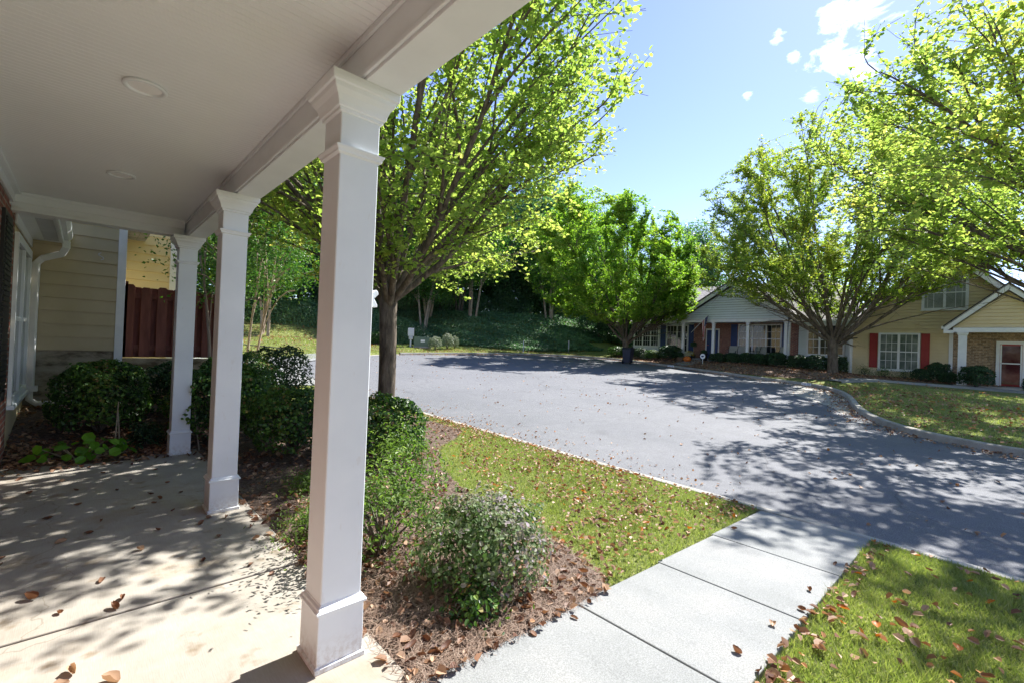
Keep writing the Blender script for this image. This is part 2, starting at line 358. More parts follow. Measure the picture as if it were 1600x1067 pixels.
def sdist(X, Y, poly):
    """signed distance to a polygon, negative inside"""
    X = np.asarray(X, float).ravel(); Y = np.asarray(Y, float).ravel()
    d = np.full(X.shape, 1e9); ins = np.zeros(X.shape, bool); n = len(poly)
    for i in range(n):
        ax, ay = poly[i]; bx, by = poly[(i+1) % n]
        ex, ey = bx-ax, by-ay; q = ex*ex+ey*ey+1e-12
        t = np.clip(((X-ax)*ex+(Y-ay)*ey)/q, 0, 1)
        d = np.minimum(d, (X-ax-t*ex)**2 + (Y-ay-t*ey)**2)
        if abs(ey) > 1e-12:
            c = ((ay > Y) != (by > Y)) & (X < ex*(Y-ay)/ey + ax); ins ^= c
    return np.where(ins, -1, 1)*np.sqrt(d)
STREET_C = STREET[::2]
def H(X, Y, sd=None, raw=False):
    X = np.asarray(X, float); Y = np.asarray(Y, float); shp = np.broadcast(X, Y).shape
    X = np.broadcast_to(X, shp).ravel(); Y = np.broadcast_to(Y, shp).ravel()
    if sd is None: sd = sdist(X, Y, STREET_C)
    P = P_(X, Y)
    far = P + .13 + .27*sm((sd-.3)/3.)*sm((Y+3)/11) + .05*np.sin(X*.9)*np.sin(Y*.7+1)*sm((sd-1)/3)
    yb = np.interp(X, [-10, 20, 24, 28, 31, 45, 60], [30.5, 28.5, 24.8, 23., 22., 22., 22.])
    s = Y - yb
    hill = (.36*np.clip(s, 0, 7) + .06*np.clip(s-7, 0, 60))*sm((X+6)/14)*sm((s+.5)/1.5)
    far = far + hill + .38*sm((Y-24)/6)*sm((14-X)/5)
    gy = G(Y)-.02; gy = gy*(1-(1-sm((X-1.1)/1.3))*(1-sm((Y-6.9)/.8))*(Y > 1))
    near = -.02 - .036*(X-1.1) + gy
    near = np.where(X < 1.1, -.02 + gy, near) + .2*sm((Y-7.2)/2)*(1-sm((X-1)/1.5))
    w = sm((9.5-X)/3)*sm((26.5-Y)/3)
    out = far*(1-w) + near*w
    base = np.where(sd > .10, out, P-.06)
    # under the porch slab, the own house and the walkway
    if raw: return base.reshape(shp)
    base = np.where((X < .85) & (Y < 6.5), np.minimum(base, -.12), base)
    base = np.where((X < 5.42) & (X > 1.0) & (Y > .80) & (Y < 1.66), base-.05, base)
    return base.reshape(shp)
def hz(x, y): return float(H(np.array([x]), np.array([y]))[0])
def axis(segs):
    out = []
    for a, b, s in segs: out += list(np.arange(a, b, s))
    out.append(segs[-1][1]); return np.array(out)
xs = axis([(-320,-60,40),(-60,-12,6),(-12,-1,1),(-1,5.2,.2),(5.2,6,.08),(6,11.2,.5),(11.2,30,.16),(30,46,.7),(46,90,4),(90,400,40)])
ys = axis([(-400,-60,40),(-60,-6,2),(-6,-3,.4),(-3,9,.16),(9,27,.2),(27,50,.6),(50,90,4),(90,420,40)])
GX, GY = np.meshgrid(xs, ys, indexing='ij')
GSD = sdist(GX, GY, STREET_C)
GZ = H(GX, GY, GSD)
def grid_faces(nx, ny, keep=None):
    i, j = np.meshgrid(np.arange(nx-1), np.arange(ny-1), indexing='ij')
    a = (i*ny+j).ravel(); F = np.stack([a, a+ny, a+ny+1, a+1], 1)
    return F if keep is None else F[keep.ravel()]
V = np.stack([GX.ravel(), GY.ravel(), GZ.ravel()], 1)
tag(link('ground', np_mesh('ground', V, grid_faces(len(xs), len(ys)), M['ground'], smooth=True)), kind='structure')
# street sheet
sx = axis([(5.3,6,.1),(6,11,.6),(11,29,.5)]); sy = axis([(-60,-4,2.),(-4,26,.5)])
SX, SY = np.meshgrid(sx, sy, indexing='ij'); SS = sdist(SX, SY, STREET_C).reshape(SX.shape)
keep = np.minimum(np.minimum(SS[:-1,:-1], SS[1:,:-1]), np.minimum(SS[:-1,1:], SS[1:,1:])) < .1
V = np.stack([SX.ravel(), SY.ravel(), P_(SX, SY).ravel()], 1)
tag(link('street', np_mesh('street', V, grid_faces(len(sx), len(sy), keep), M['asphalt'], smooth=True)), kind='structure')

def sweep(name, line, prof, mat, zf, closed=False):
    """prof: (offset to the left of travel, dz)"""
    n = len(line); k = len(prof); T = np.gradient(line, axis=0); T /= np.linalg.norm(T, axis=1)[:,None]
    Nn = np.stack([-T[:,1], T[:,0]], 1); V = []
    for i in range(n):
        z = zf(line[i,0], line[i,1])
        for o, dz in prof: q = line[i] + Nn[i]*o; V.append((q[0], q[1], z+dz))
    i, j = np.meshgrid(np.arange(n-1), np.arange(k-1), indexing='ij'); a = (i*k+j).ravel()
    return tag(link(name, np_mesh(name, V, np.stack([a, a+k, a+k+1, a+1], 1), mat)), kind='structure')
ps = lambda x, y: float(P_(np.array(x), np.array(y)))
# far kerb: raised, travel runs clockwise so "left" is outside the street
sweep('kerb', np.vstack([near_line[-9:-1], far_line]), [(-.03,-.1),(-.012,.0),(.0,.06),(.012,.12),(.035,.138),(.14,.138),(.16,.125),(.165,-.2)], M['concrete_kerb'], ps)
sweep('kerb', near_line[:-8], [(-.06,-.1),(-.055,.008),(-.03,.028),(.08,.040),(.10,.034),(.105,-.2)], M['concrete_kerb'], ps)
# concrete apron in the far corner of the bulb
ap = catmull([(24.4,8.6),(23.4,6.6),(22.4,5.2),(21,4.35),(19,3.55),(16.5,2.85),(15,2.4)], .4)
V = []; n = len(ap); T = np.gradient(ap, axis=0); T /= np.linalg.norm(T, axis=1)[:,None]
for i in range(n):
    t = i/(n-1); w = .35 + 1.1*math.exp(-((t-.62)/.22)**2)
    q = ap[i] + np.array([T[i,1], -T[i,0]])*w
    for p in (ap[i]+np.array([-T[i,1], T[i,0]])*.1, q): V.append((p[0], p[1], ps(p[0],p[1])+.006))
F = [(2*i, 2*i+1, 2*i+3, 2*i+2) for i in range(n-1)]
tag(link('gutter', np_mesh('gutter', V, F, M['concrete_kerb'])), kind='structure')

def drape(name, poly, mat, off, cell=.1, jit=.0, kind='structure', seed=0, zf=None, thick=0):
    poly = np.array(poly, float); x0, y0 = poly.min(0); x1, y1 = poly.max(0)
    ax = np.arange(x0-cell, x1+2*cell, cell); ay = np.arange(y0-cell, y1+2*cell, cell)
    X, Y = np.meshgrid(ax, ay, indexing='ij'); r = np.random.default_rng(seed)
    if jit: X = X + r.normal(0, jit*cell, X.shape); Y = Y + r.normal(0, jit*cell, X.shape)
    s = sdist(X, Y, poly).reshape(X.shape); c = (s[:-1,:-1]+s[1:,1:]+s[:-1,1:]+s[1:,:-1])/4
    Z = (zf(X, Y) if zf else H(X, Y, None, True)) + off
    V = np.stack([X.ravel(), Y.ravel(), Z.ravel()], 1)
    return tag(link(name, np_mesh(name, V, grid_faces(len(ax), len(ay), c < 0), mat, smooth=True)), kind=kind)
drv = [(5.42,13.6),(5.75,17.3),(7.2,21.0),(9.2,23.2),(8.9,24.2),(5,23.6),(-6,22.6),(-6,13.9),(2,13.4)]
drape('driveway', drv, M['concrete_walk'], .02, .2, zf=lambda X, Y: np.maximum(H(X, Y), P_(X,Y)+.02))
def strip(name, line, w, mat, off, zf=None):
    line = catmull(line, .3); T = np.gradient(line, axis=0); T /= np.linalg.norm(T, axis=1)[:,None]; V = []
    Nn = np.stack([-T[:,1], T[:,0]], 1)
    for i in range(len(line)):
        a = line[i]+Nn[i]*w/2; b = line[i]-Nn[i]*w/2; z = max(hz(*a), hz(*b), hz(*line[i]))+off
        V += [(a[0],a[1],z-.15),(a[0],a[1],z),(b[0],b[1],z),(b[0],b[1],z-.15)]
    F = [(4*i+k, 4*i+4+k, 4*i+5+k, 4*i+1+k) for i in range(len(line)-1) for k in range(3)]
    return tag(link(name, np_mesh(name, V, F, mat)), kind='structure')
strip('path', [(24.2,4.85),(25.2,3.9),(26.3,2.8),(27.4,1.3),(27.7,-.4),(27.7,-3)], .95, M['concrete_walk'], .03)
strip('path', [(26.75,13.75),(27.8,13.6),(29.7,13.55)], 1.1, M['concrete_walk'], .03)

# walkway panels from the porch to the street
edges = [1.135, 2.24, 3.22, 4.18, 5.40]
zw = lambda x: -.008 - .0375*(x-1.12)
m = MB()
for a, b in zip(edges[:-1], edges[1:]):
    a += .006; b -= .006
    m.add([(a,.76,zw(a)-.12),(b,.76,zw(b)-.12),(b,1.70,zw(b)-.12),(a,1.72,zw(a)-.12),(a,.76,zw(a)),(b,.76,zw(b)),(b,1.70,zw(b)),(a,1.72,zw(a))],
          [(0,3,2,1),(4,5,6,7),(0,1,5,4),(1,2,6,5),(2,3,7,6),(3,0,4,7)])
tag(m.build('sidewalk', M['concrete_walk'], bevel=.006), kind='structure')
# porch slabs: a joint and a small step at Y = 3.16
m = MB()
m.prism([(-.6,-4),(1.12,-4),(1.12,3.155),(-.6,3.155)], 'z', -.25, 0)
m.prism([(-.6,3.163),(1.12,3.163),(1.12,7.1),(.78,7.1),(.45,6.86),(.1,6.9),(-.25,7.02),(-.6,7.3)], 'z', -.25, .006)
tag(m.build('porch_floor', M['slab'], bevel=.006), kind='structure')

# beds
bedA = [(1.06,1.66),(2.50,1.66),(2.68,1.85),(2.85,2.4),(2.9,3.1),(3.0,3.8),(3.3,4.7),(3.9,5.6),(4.6,6.1),(5.1,6.6),(5.1,8.4),(4.3,9.6),(3.4,10.4),(1.8,10.6),(-.6,10.6),(-.6,6.7),(1.06,6.7)]
drape('mulch', bedA, M['mulch'], .008, .07, .1)
bedF = [(24.5,5.0),(24.9,9.0),(25.7,10.9),(26.4,12.6),(27.1,14.4),(27.9,16.6),(28.5,18.6),(29.4,19.9),(33,19.9),(33,9),(30.5,5.3),(30.2,-3),(28.2,-3),(28.2,1.6),(26.6,3.6)]
drape('mulch', bedF, M['litter_ground'], .015, .25, .2)

# ------------------------------------------------------------------ foliage generators
def unit(a): return a/np.maximum(np.linalg.norm(a, axis=-1, keepdims=True), 1e-9)
def leaf_mesh(name, P, Nrm, size, tint, mat, rng, hexa=True, asp=.62, fold=.22, T=None):
    n = len(P); size = np.broadcast_to(size, (n,))[:,None]
    Nrm = unit(Nrm); A = rng.normal(size=(n,3)) if T is None else T
    T = unit(A - Nrm*(A*Nrm).sum(1, keepdims=True)); S = np.cross(Nrm, T); U = Nrm
    if hexa:
        loc = [(-.5,0,0),(-.28,.42,fold),(.18,.40,fold*.9),(.5,0,-.08),(.18,-.40,fold*.9),(-.28,-.42,fold)]
        V = np.stack([P + size*(T*a + S*b*asp/.62*.8 + U*c*.6) for a, b, c in loc], 1).reshape(-1, 3)
        b = np.arange(n)[:,None]*6
        F = np.concatenate([b+np.array([[0,1,2,3]]), b+np.array([[0,3,4,5]])], 1).reshape(-1, 4); tt = np.repeat(tint, 2)
    else:
        loc = [(-.5,0,0),(0,.5*asp,fold*.4),(.5,0,0),(0,-.5*asp,fold*.4)]
        V = np.stack([P + size*(T*a + S*b + U*c) for a, b, c in loc], 1).reshape(-1, 3)
        F = np.arange(n)[:,None]*4+np.array([[0,1,2,3]]); tt = tint
    return np_mesh(name, V, F, mat, tt)
def tubes_mesh(name, lines, mat, smooth=True):
    """lines: list of (pts(n,3), r(n), sides)"""
    Vs = []; Fs = []; b = 0
    for P, r, k in lines:
        n = len(P)
        if n < 2: continue
        T = unit(np.gradient(P, axis=0)); ref = np.array([0.,0,1]) if abs(T[0,2]) < .8 else np.array([1.,0,0])
        A = unit(np.cross(T, ref)); B = np.cross(T, A); an = np.arange(k)*2*PI/k
        V = P[:,None,:] + r[:,None,None]*(A[:,None,:]*np.cos(an)[None,:,None] + B[:,None,:]*np.sin(an)[None,:,None])
        Vs.append(V.reshape(-1,3))
        i, j = np.meshgrid(np.arange(n-1), np.arange(k), indexing='ij'); i = i.ravel(); j = j.ravel()
        Fs.append(np.stack([b+i*k+j, b+i*k+(j+1)%k, b+(i+1)*k+(j+1)%k, b+(i+1)*k+j], 1)); b += n*k
    return np_mesh(name, np.vstack(Vs), np.vstack(Fs), mat, smooth=smooth)
def grow(rng, p, d, Ln, seg, up, wob, inside=None):
    pts = [p.copy()]; d = d/np.linalg.norm(d); n = max(2, int(Ln/seg))
    for i in range(n):
        d = d + np.array([0,0,up*seg]) + rng.normal(0, wob, 3)*seg; d /= np.linalg.norm(d)
        p = p + d*seg; 
        if inside is not None and not inside(p): break
        pts.append(p.copy())
    return np.array(pts), d
def vase_tree(seed, hf, R, zc, Rz, tr, n1=11, n2=9, n3=7, nleaf=30000, lsize=.085, mat=None, bark=None, hexa=True,
              amin=8, amax=58, bend=0.0, drop=.0, tintpow=1., low=1.6, lows=0., lean=(0,0), twig=1.0, bare=0., outer=.0, fill=400):
    rng = np.random.default_rng(seed)
    ph = rng.uniform(0, 6.28, 6)
    def inside(p, k=1.):
        x, y, z = p[0]-lean[0]*(p[2]/zc), p[1]-lean[1]*(p[2]/zc), p[2]-zc
        a = math.atan2(y, x); q = 1 + .10*math.sin(2*a+ph[0]) + .08*math.sin(3*a+ph[1]) + .07*math.sin(5*a+ph[2]+z) + .05*math.sin(9*a+ph[3]+2*z)
        Rr = R*q*k; return (x*x+y*y)/(Rr*Rr) + (z*z)/((Rz*k*(1+.06*math.sin(3*a+ph[4])))**2) < 1
    lines = []; tw = []
    # trunk with a root flare and slight fluting
    zt = np.linspace(-.1, hf+.25, 12); tp = np.stack([lean[0]*0+.02*np.sin(zt*2+ph[0]), .02*np.sin(zt*1.7+ph[1]), zt], 1)
    trr = tr*(1 + .55*np.exp(-(zt+.1)/.14) + .12*np.clip((zt-hf+.5)/.7, 0, 1)); trr[-1] *= .6
    lines.append((tp, trr, 14))
    for i in range(n1):
        az = i*2.39996 + rng.normal(0, .25); t = ((i+.5)/n1)**.75
        inc = rad(amin + (amax-amin)*t + rng.normal(0, 3))
        d = np.array([math.cos(az)*math.sin(inc), math.sin(az)*math.sin(inc), math.cos(inc)])
        z0 = hf - .35*t + rng.uniform(-.1, .25); p0 = np.array([math.cos(az)*tr*.45, math.sin(az)*tr*.45, z0])
        upd = (.12 if inc > rad(45) else -.03) + bend
        P, dd = grow(rng, p0, d, Rz*3, .25, upd, .10, lambda q: inside(q, .95))
        n = len(P); 
        if n < 5: continue
        r0 = tr*rng.uniform(.24, .40); rr = r0*(1-np.linspace(0, 1, n))**.8*.9 + .010
        lines.append((P, rr, 8))
        for j in range(n2):
            f = .12 + .83*(j+rng.uniform(0, .9))/n2; k = min(int(f*(n-1)), n-2)
            t0 = unit(P[k+1]-P[k]); side = rng.normal(size=3); side -= t0*side.dot(t0); side /= np.linalg.norm(side)
            out = np.array([P[k][0], P[k][1], 0]); out = out/(np.linalg.norm(out)+1e-6); side = unit(side + .5*out)
            an = rad(rng.uniform(16, 38)); d2 = t0*math.cos(an) + side*math.sin(an)
            L2 = (1-f*.65)*Rz*rng.uniform(.55, .95)
            Q, d3 = grow(rng, P[k], d2, L2, .22, -.02 - drop, .16, lambda q: inside(q, 1.0))
            m2 = len(Q)
            if m2 < 3: continue
            q0 = min(rr[k]*.6, tr*.2); rq = q0*(1-np.linspace(0, 1, m2)) + .005
            lines.append((Q, rq, 5))
            for l in range(n3):
                g = .15 + .85*(l+rng.uniform(0, .9))/n3; kk = min(int(g*(m2-1)), m2-2)
                t1 = unit(Q[kk+1]-Q[kk]); sd = rng.normal(size=3); sd -= t1*sd.dot(t1); sd /= np.linalg.norm(sd)
                an = rad(rng.uniform(22, 50)); d4 = t1*math.cos(an) + sd*math.sin(an)
                W, _ = grow(rng, Q[kk], d4, twig*rng.uniform(.5, 1.25), .15, -.10-drop, .3, lambda q: inside(q, 1.05))
                if len(W) < 2: continue
                lines.append((W, np.linspace(.006, .003, len(W)), 3)); tw.append(W)
            tw.append(Q[max(1, m2//3):])
    # fill the rounded outline: fine branches reaching out to the crown's surface
    nodes = np.vstack([l[0][1:] for l in lines if l[2] in (8, 5)]); tg = np.vstack([unit(np.gradient(l[0], axis=0))[1:] for l in lines if l[2] in (8, 5)])
    got = 0; tries = 0
    while got < fill and tries < fill*40:
        tries += 1
        dv = rng.normal(size=3); dv /= np.linalg.norm(dv); p = np.array([0,0,zc]) + dv*np.array([R,R,Rz])*rng.uniform(.62, 1.08)
        p[0] += lean[0]*p[2]/zc; p[1] += lean[1]*p[2]/zc
        if not inside(p, 1.0) or p[2] < low+lows*math.hypot(p[0],p[1]): continue
        dd = np.linalg.norm(nodes-p, axis=1) + 1.6*np.maximum(0, nodes[:,2]-p[2]+.35) + .25*np.maximum(0, .8-np.linalg.norm(nodes-p, axis=1))*8
        k = int(np.argmin(dd)); a0 = nodes[k]; Ld = np.linalg.norm(p-a0); c1 = a0 + tg[k]*Ld*.55
        t = np.linspace(0,1,8)[:,None]; W = a0*(1-t)**2 + c1*2*t*(1-t) + p*t**2 + rng.normal(0,.02,(8,3))*t
        lines.append((W, np.linspace(.013,.004,8), 4)); tw.append(W[2:]); tw.append(W[3:])
        for q in range(3):
            kk = rng.integers(2, 7); dr = unit(W[kk]-W[kk-1]) + rng.normal(0,.5,3); Q, _ = grow(rng, W[kk], dr, twig*rng.uniform(.4,.9), .15, -.1-drop, .3, lambda z: inside(z, 1.05))
            if len(Q) > 1: lines.append((Q, np.linspace(.006,.003,len(Q)), 3)); tw.append(Q)
        got += 1
    wood = tubes_mesh('trunk', lines, bark or M['bark'])
    seg = np.array([len(w) for w in tw], float); lenw = seg/seg.sum()
    idx = rng.choice(len(tw), nleaf, p=lenw); u = rng.uniform(0, 1, nleaf)
    Pl = np.empty((nleaf, 3))
    order = np.argsort(idx); idx = idx[order]; bounds = np.searchsorted(idx, np.arange(len(tw)+1))
    for a in range(len(tw)):
        s, e = bounds[a], bounds[a+1]
        if e > s:
            W = tw[a]; t = u[s:e]*(len(W)-1); k = np.minimum(t.astype(int), len(W)-2); fr = (t-k)[:,None]
            Pl[s:e] = W[k]*(1-fr) + W[k+1]*fr
    Pl += rng.normal(0, .055, Pl.shape)
    rel = np.sqrt((Pl[:,0]**2+Pl[:,1]**2)/R**2 + ((Pl[:,2]-zc)/Rz)**2)
    keep = (Pl[:,2] > low + lows*np.hypot(Pl[:,0],Pl[:,1]) + .25*np.sin(Pl[:,0]*2.3)*np.sin(Pl[:,1]*2.1)) & (rng.uniform(size=nleaf) < np.clip((rel-outer)*2.2+.25, .12, 1))
    if bare: keep &= rng.uniform(size=nleaf) > bare*sm((rel-.75)/.3)*sm((Pl[:,2]-zc)/Rz*1.5)
    Pl = Pl[keep]; n = len(Pl)
    nr = rng.normal(0, .55, (n,3)) + np.array([0,0,1.])
    # patches of colour through the crown (a real trait of the leaves in autumn)
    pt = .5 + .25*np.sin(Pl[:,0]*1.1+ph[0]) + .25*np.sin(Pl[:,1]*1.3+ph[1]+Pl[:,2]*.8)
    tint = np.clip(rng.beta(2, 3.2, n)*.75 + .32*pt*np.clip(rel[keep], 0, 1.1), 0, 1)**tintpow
    lm = leaf_mesh('crown', Pl, nr, lsize*rng.uniform(.45, 1.0, n)**.8*1.25, tint, mat, rng, hexa)
    return wood, lm
def tree_obj(name, meshes, loc, rz, label, cat, group=None, s=1.):
    t = empty(name, loc, rz, label, cat, group); t.scale = (s,)*3 if not isinstance(s, tuple) else s
    for me in (meshes[0] if isinstance(meshes[0], list) else [meshes[0]]): link('trunk', me, t)
    link('crown', meshes[1], t); return t

# the four big street trees
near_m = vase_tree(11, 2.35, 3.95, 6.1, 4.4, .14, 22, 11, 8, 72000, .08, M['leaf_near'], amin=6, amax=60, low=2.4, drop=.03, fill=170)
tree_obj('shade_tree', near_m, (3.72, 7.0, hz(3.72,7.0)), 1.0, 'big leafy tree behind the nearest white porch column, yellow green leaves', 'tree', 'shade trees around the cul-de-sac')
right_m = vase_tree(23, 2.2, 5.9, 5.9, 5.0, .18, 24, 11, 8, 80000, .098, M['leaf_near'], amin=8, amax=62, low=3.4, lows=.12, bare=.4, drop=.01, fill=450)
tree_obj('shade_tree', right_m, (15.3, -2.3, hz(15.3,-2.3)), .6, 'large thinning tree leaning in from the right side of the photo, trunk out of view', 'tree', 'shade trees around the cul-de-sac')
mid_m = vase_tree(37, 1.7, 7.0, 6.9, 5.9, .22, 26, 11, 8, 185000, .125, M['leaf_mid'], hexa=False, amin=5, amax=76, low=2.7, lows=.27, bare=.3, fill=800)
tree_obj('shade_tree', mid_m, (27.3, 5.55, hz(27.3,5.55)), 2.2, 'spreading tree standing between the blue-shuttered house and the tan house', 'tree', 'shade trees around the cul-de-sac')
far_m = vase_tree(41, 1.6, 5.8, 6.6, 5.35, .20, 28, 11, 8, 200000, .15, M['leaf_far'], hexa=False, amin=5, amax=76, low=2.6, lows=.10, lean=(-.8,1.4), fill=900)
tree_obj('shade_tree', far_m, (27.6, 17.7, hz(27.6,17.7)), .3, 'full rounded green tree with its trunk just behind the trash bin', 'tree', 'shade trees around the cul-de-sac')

# dense background trees
def dense_tree(seed, R, zc, Rz, tr, K, per, cr, lsize, mat, bark, low=.2, stems=1, shape=None, spread=.2):
    rng = np.random.default_rng(seed); lines = []
    for s in range(stems):
        a = s*2*PI/max(stems,1)+rng.uniform(0,1); top = zc+Rz*.6
        z = np.linspace(-.2, top, 14); off = (np.clip(z,0,None)/top)**1.3*spread*R*(stems > 1) + (.04*s)
        P = np.stack([math.cos(a)*(off+.12*(stems>1)) + .1*np.sin(z*.8+s), math.sin(a)*(off+.12*(stems>1)) + .1*np.cos(z*.7+s), z], 1)
        lines.append([(P, tr*(1-.85*np.linspace(0,1,14)), 8)])
    C = unit(rng.normal(size=(K,3)))*(rng.uniform(.25, 1, (K,1))**.45)
    C *= 1 + .16*np.sin(C[:,[0]]*5+seed) + .12*np.sin(C[:,[1]]*7+C[:,[2]]*4)
    C = C*np.array([R, R, Rz]); 
    if shape == 'cone': C[:,:2] *= np.clip(1.15-.55*(C[:,[2]]/Rz+1)*.95, .12, 1.2)
    C[:,2] += zc; C = C[C[:,2] > zc-Rz*(1-low)]
    for c in C[::6]:
        zz = max(.4*zc, c[2]*.55)
        dd = [np.linalg.norm(np.array([np.interp(zz, l[0][0][:,2], l[0][0][:,k]) for k in (0,1)])-c[:2]) for l in lines]; q = int(np.argmin(dd))
        b = np.array([np.interp(zz, lines[q][0][0][:,2], lines[q][0][0][:,k]) for k in (0,1)]+[zz])
        t = np.linspace(0,1,5)[:,None]; P = b*(1-t)+c*t + np.array([0,0,.3])*np.sin(t*PI)
        lines[q].append((P, np.linspace(tr*.3, .015, 5), 4))
    wood = [tubes_mesh('trunk', l, bark) for l in lines]
    k = len(C); Pl = np.repeat(C, per, 0) + rng.normal(0, 1, (k*per,3))*cr*np.array([1,1,.62])
    n = len(Pl); ct = np.repeat(rng.uniform(-.25, .25, k), per)
    tint = np.clip(rng.beta(2,2.5,n) + ct, 0, 1)
    nr = rng.normal(0,.7,(n,3)) + np.array([0,0,.8])
    return wood, leaf_mesh('crown', Pl, nr, lsize*rng.uniform(.6,1.3,n), tint, mat, rng, False)
ev_m = dense_tree(101, 3.6, 6.0, 5.8, .2, 330, 75, .52, .29, M['leaf_dark'], M['bark_grey'], low=.0, stems=1)
bl_m = dense_tree(102, 4.0, 9.0, 6.6, .24, 330, 80, .6, .29, M['leaf_bg'], M['bark_grey'], low=.05)
pn_m = dense_tree(103, 3.2, 12.5, 6.0, .22, 200, 90, .5, .26, M['leaf_pine'], M['bark_grey'], low=.1)
cr_m = dense_tree(104, 2.4, 5.0, 2.9, .085, 200, 90, .40, .14, M['leaf_crape'], M['bark_pale'], low=.05, stems=3, spread=.42)
th_m = dense_tree(105, 2.2, 6.5, 4.2, .10, 160, 75, .42, .18, M['leaf_bg'], M['bark_grey'], low=.0, stems=4, spread=.5)

BG = 'background trees on the slope behind the cul-de-sac'
trees = [
 (cr_m,'crape_myrtle', 7.8,29.7,.5,1.05,'small tree with two pale stems on the lawn beyond the iron railing',None),
 (cr_m,'crape_myrtle',19.6,31.0,2.1,1.12,'small tree with pale forked stems right behind the utility box',None),
 (cr_m,'crape_myrtle', 6.3,30.8,1.3,.95,'slender pale-stemmed tree showing beside the middle porch column',None),
 (cr_m,'understory_tree',24.3,30.9,.8,1.25,'light green small tree on the slope left of the broad dark evergreen',None),
 (cr_m,'understory_tree',18.2,35.2,2.6,1.45,'light green small tree high on the slope right behind the near tree trunk',None),
 (cr_m,'understory_tree',31.6,28.6,3.9,1.2,'light green small tree before the evergreens, left edge of the rounded green tree',None),
 (cr_m,'understory_tree',21.3,33.2,5.1,1.3,'light green small tree above the pale round shrubs',None),
 (th_m,'slender_tree',24.9,33.6,2.0,1.25,'dark multi-stem tree spreading low before the dark hedge',None),
 (pn_m,'pine_tree',25.1,35.2,.0,1.0,'tall twin-trunk pine rising past the dark hedge',None),
 (pn_m,'pine_tree',24.2,35.6,2.0,.93,'shorter pine leaning beside the twin-trunk pine',None),
 (ev_m,'evergreen_tree',32.0,35.3,.4,1.12,'broad dark evergreen whose skirt touches the groundcover, left of the rounded green tree',BG),
 (ev_m,'evergreen_tree',37.2,33.4,1.9,1.25,'dark evergreen half hidden by the left side of the rounded green tree',BG),
 (ev_m,'evergreen_tree',33.9,24.6,2.9,.62,'low dark evergreen directly behind the trunk of the rounded green tree',BG),
 (ev_m,'evergreen_tree',35.6,22.8,.9,.72,'dark evergreen beside the left end of the blue-shuttered house',BG),
 (bl_m,'broadleaf_tree',13.0,39.6,.3,.98,'tall bluish green tree seen between middle and nearest porch columns',BG),
 (bl_m,'broadleaf_tree',10.6,37.6,1.9,.80,'green tree filling the gap just right of the middle porch column',BG),
 (ev_m,'evergreen_tree',17.2,41.5,.9,1.3,'dark evergreen hidden mostly behind the nearest porch column',BG),
 (bl_m,'broadleaf_tree',21.6,41.5,4.4,1.0,'tall tree rising behind the forked trunk of the near tree',BG),
 (bl_m,'broadleaf_tree',27.5,42.0,5.0,.92,'tall tree above the dark hedge right of the near trunk',BG),
 (ev_m,'evergreen_tree',24.6,44.5,2.5,1.2,'dark evergreen far back above the dark hedge',BG),
 (bl_m,'broadleaf_tree',36.5,42.5,.7,.98,'tall bluish tree on the slope left of the rounded green tree top',BG),
 (pn_m,'pine_tree',42.8,42.0,1.1,1.02,'far pine whose top peeks out left of the rounded green tree',None),
 (bl_m,'broadleaf_tree',46.0,33.5,3.7,.88,'far tree hidden behind the middle of the rounded green tree',BG),
 (bl_m,'broadleaf_tree',46.6,22.0,1.7,.84,'bright green tree top showing behind the grey shingle roof',BG),
 (bl_m,'broadleaf_tree',50.0,13.0,4.1,.72,'tree behind the porch gable of the blue-shuttered house',BG),
 (ev_m,'evergreen_tree',2.6,37.8,.3,1.15,'dark evergreen showing between the two farthest porch columns',BG),
 (bl_m,'broadleaf_tree',6.6,41.0,3.3,1.0,'tall tree over the far porch column gap',BG),
 (ev_m,'evergreen_tree',9.5,35.2,4.0,.8,'dark evergreen behind the small pale-stemmed tree on the lawn',BG),
 (ev_m,'evergreen_tree',14.6,36.0,4.0,.75,'low dark evergreen left of the nearest porch column',BG),
 (ev_m,'evergreen_tree',40.5,36.5,1.0,1.25,'dark evergreen on the upper slope behind the rounded green tree',BG),
]
for ms, nm, x, y, rz, s, lab, grp in trees:
    tree_obj(nm, ms, (x, y, hz(x,y)-.05), rz, lab, 'tree', grp, s)
# trees beside the fence, left (seen between far and middle column)
tl_m = dense_tree(106, 1.0, 3.1, 1.35, .035, 110, 60, .22, .06, M['leaf_crape'], M['bark_pale'], low=.0, stems=3, spread=.45)
tree_obj('ornamental_tree', tl_m, (1.75, 9.3, hz(1.75,9.3)), .6, 'small thin-stemmed tree in front of the maroon fence end', 'tree', None, 1.)
tree_obj('ornamental_tree', tl_m, (3.1, 13.0, hz(3.1,13)), 2.6, 'small thin-stemmed tree further back, seen right of the middle column', 'tree', None, 1.15)

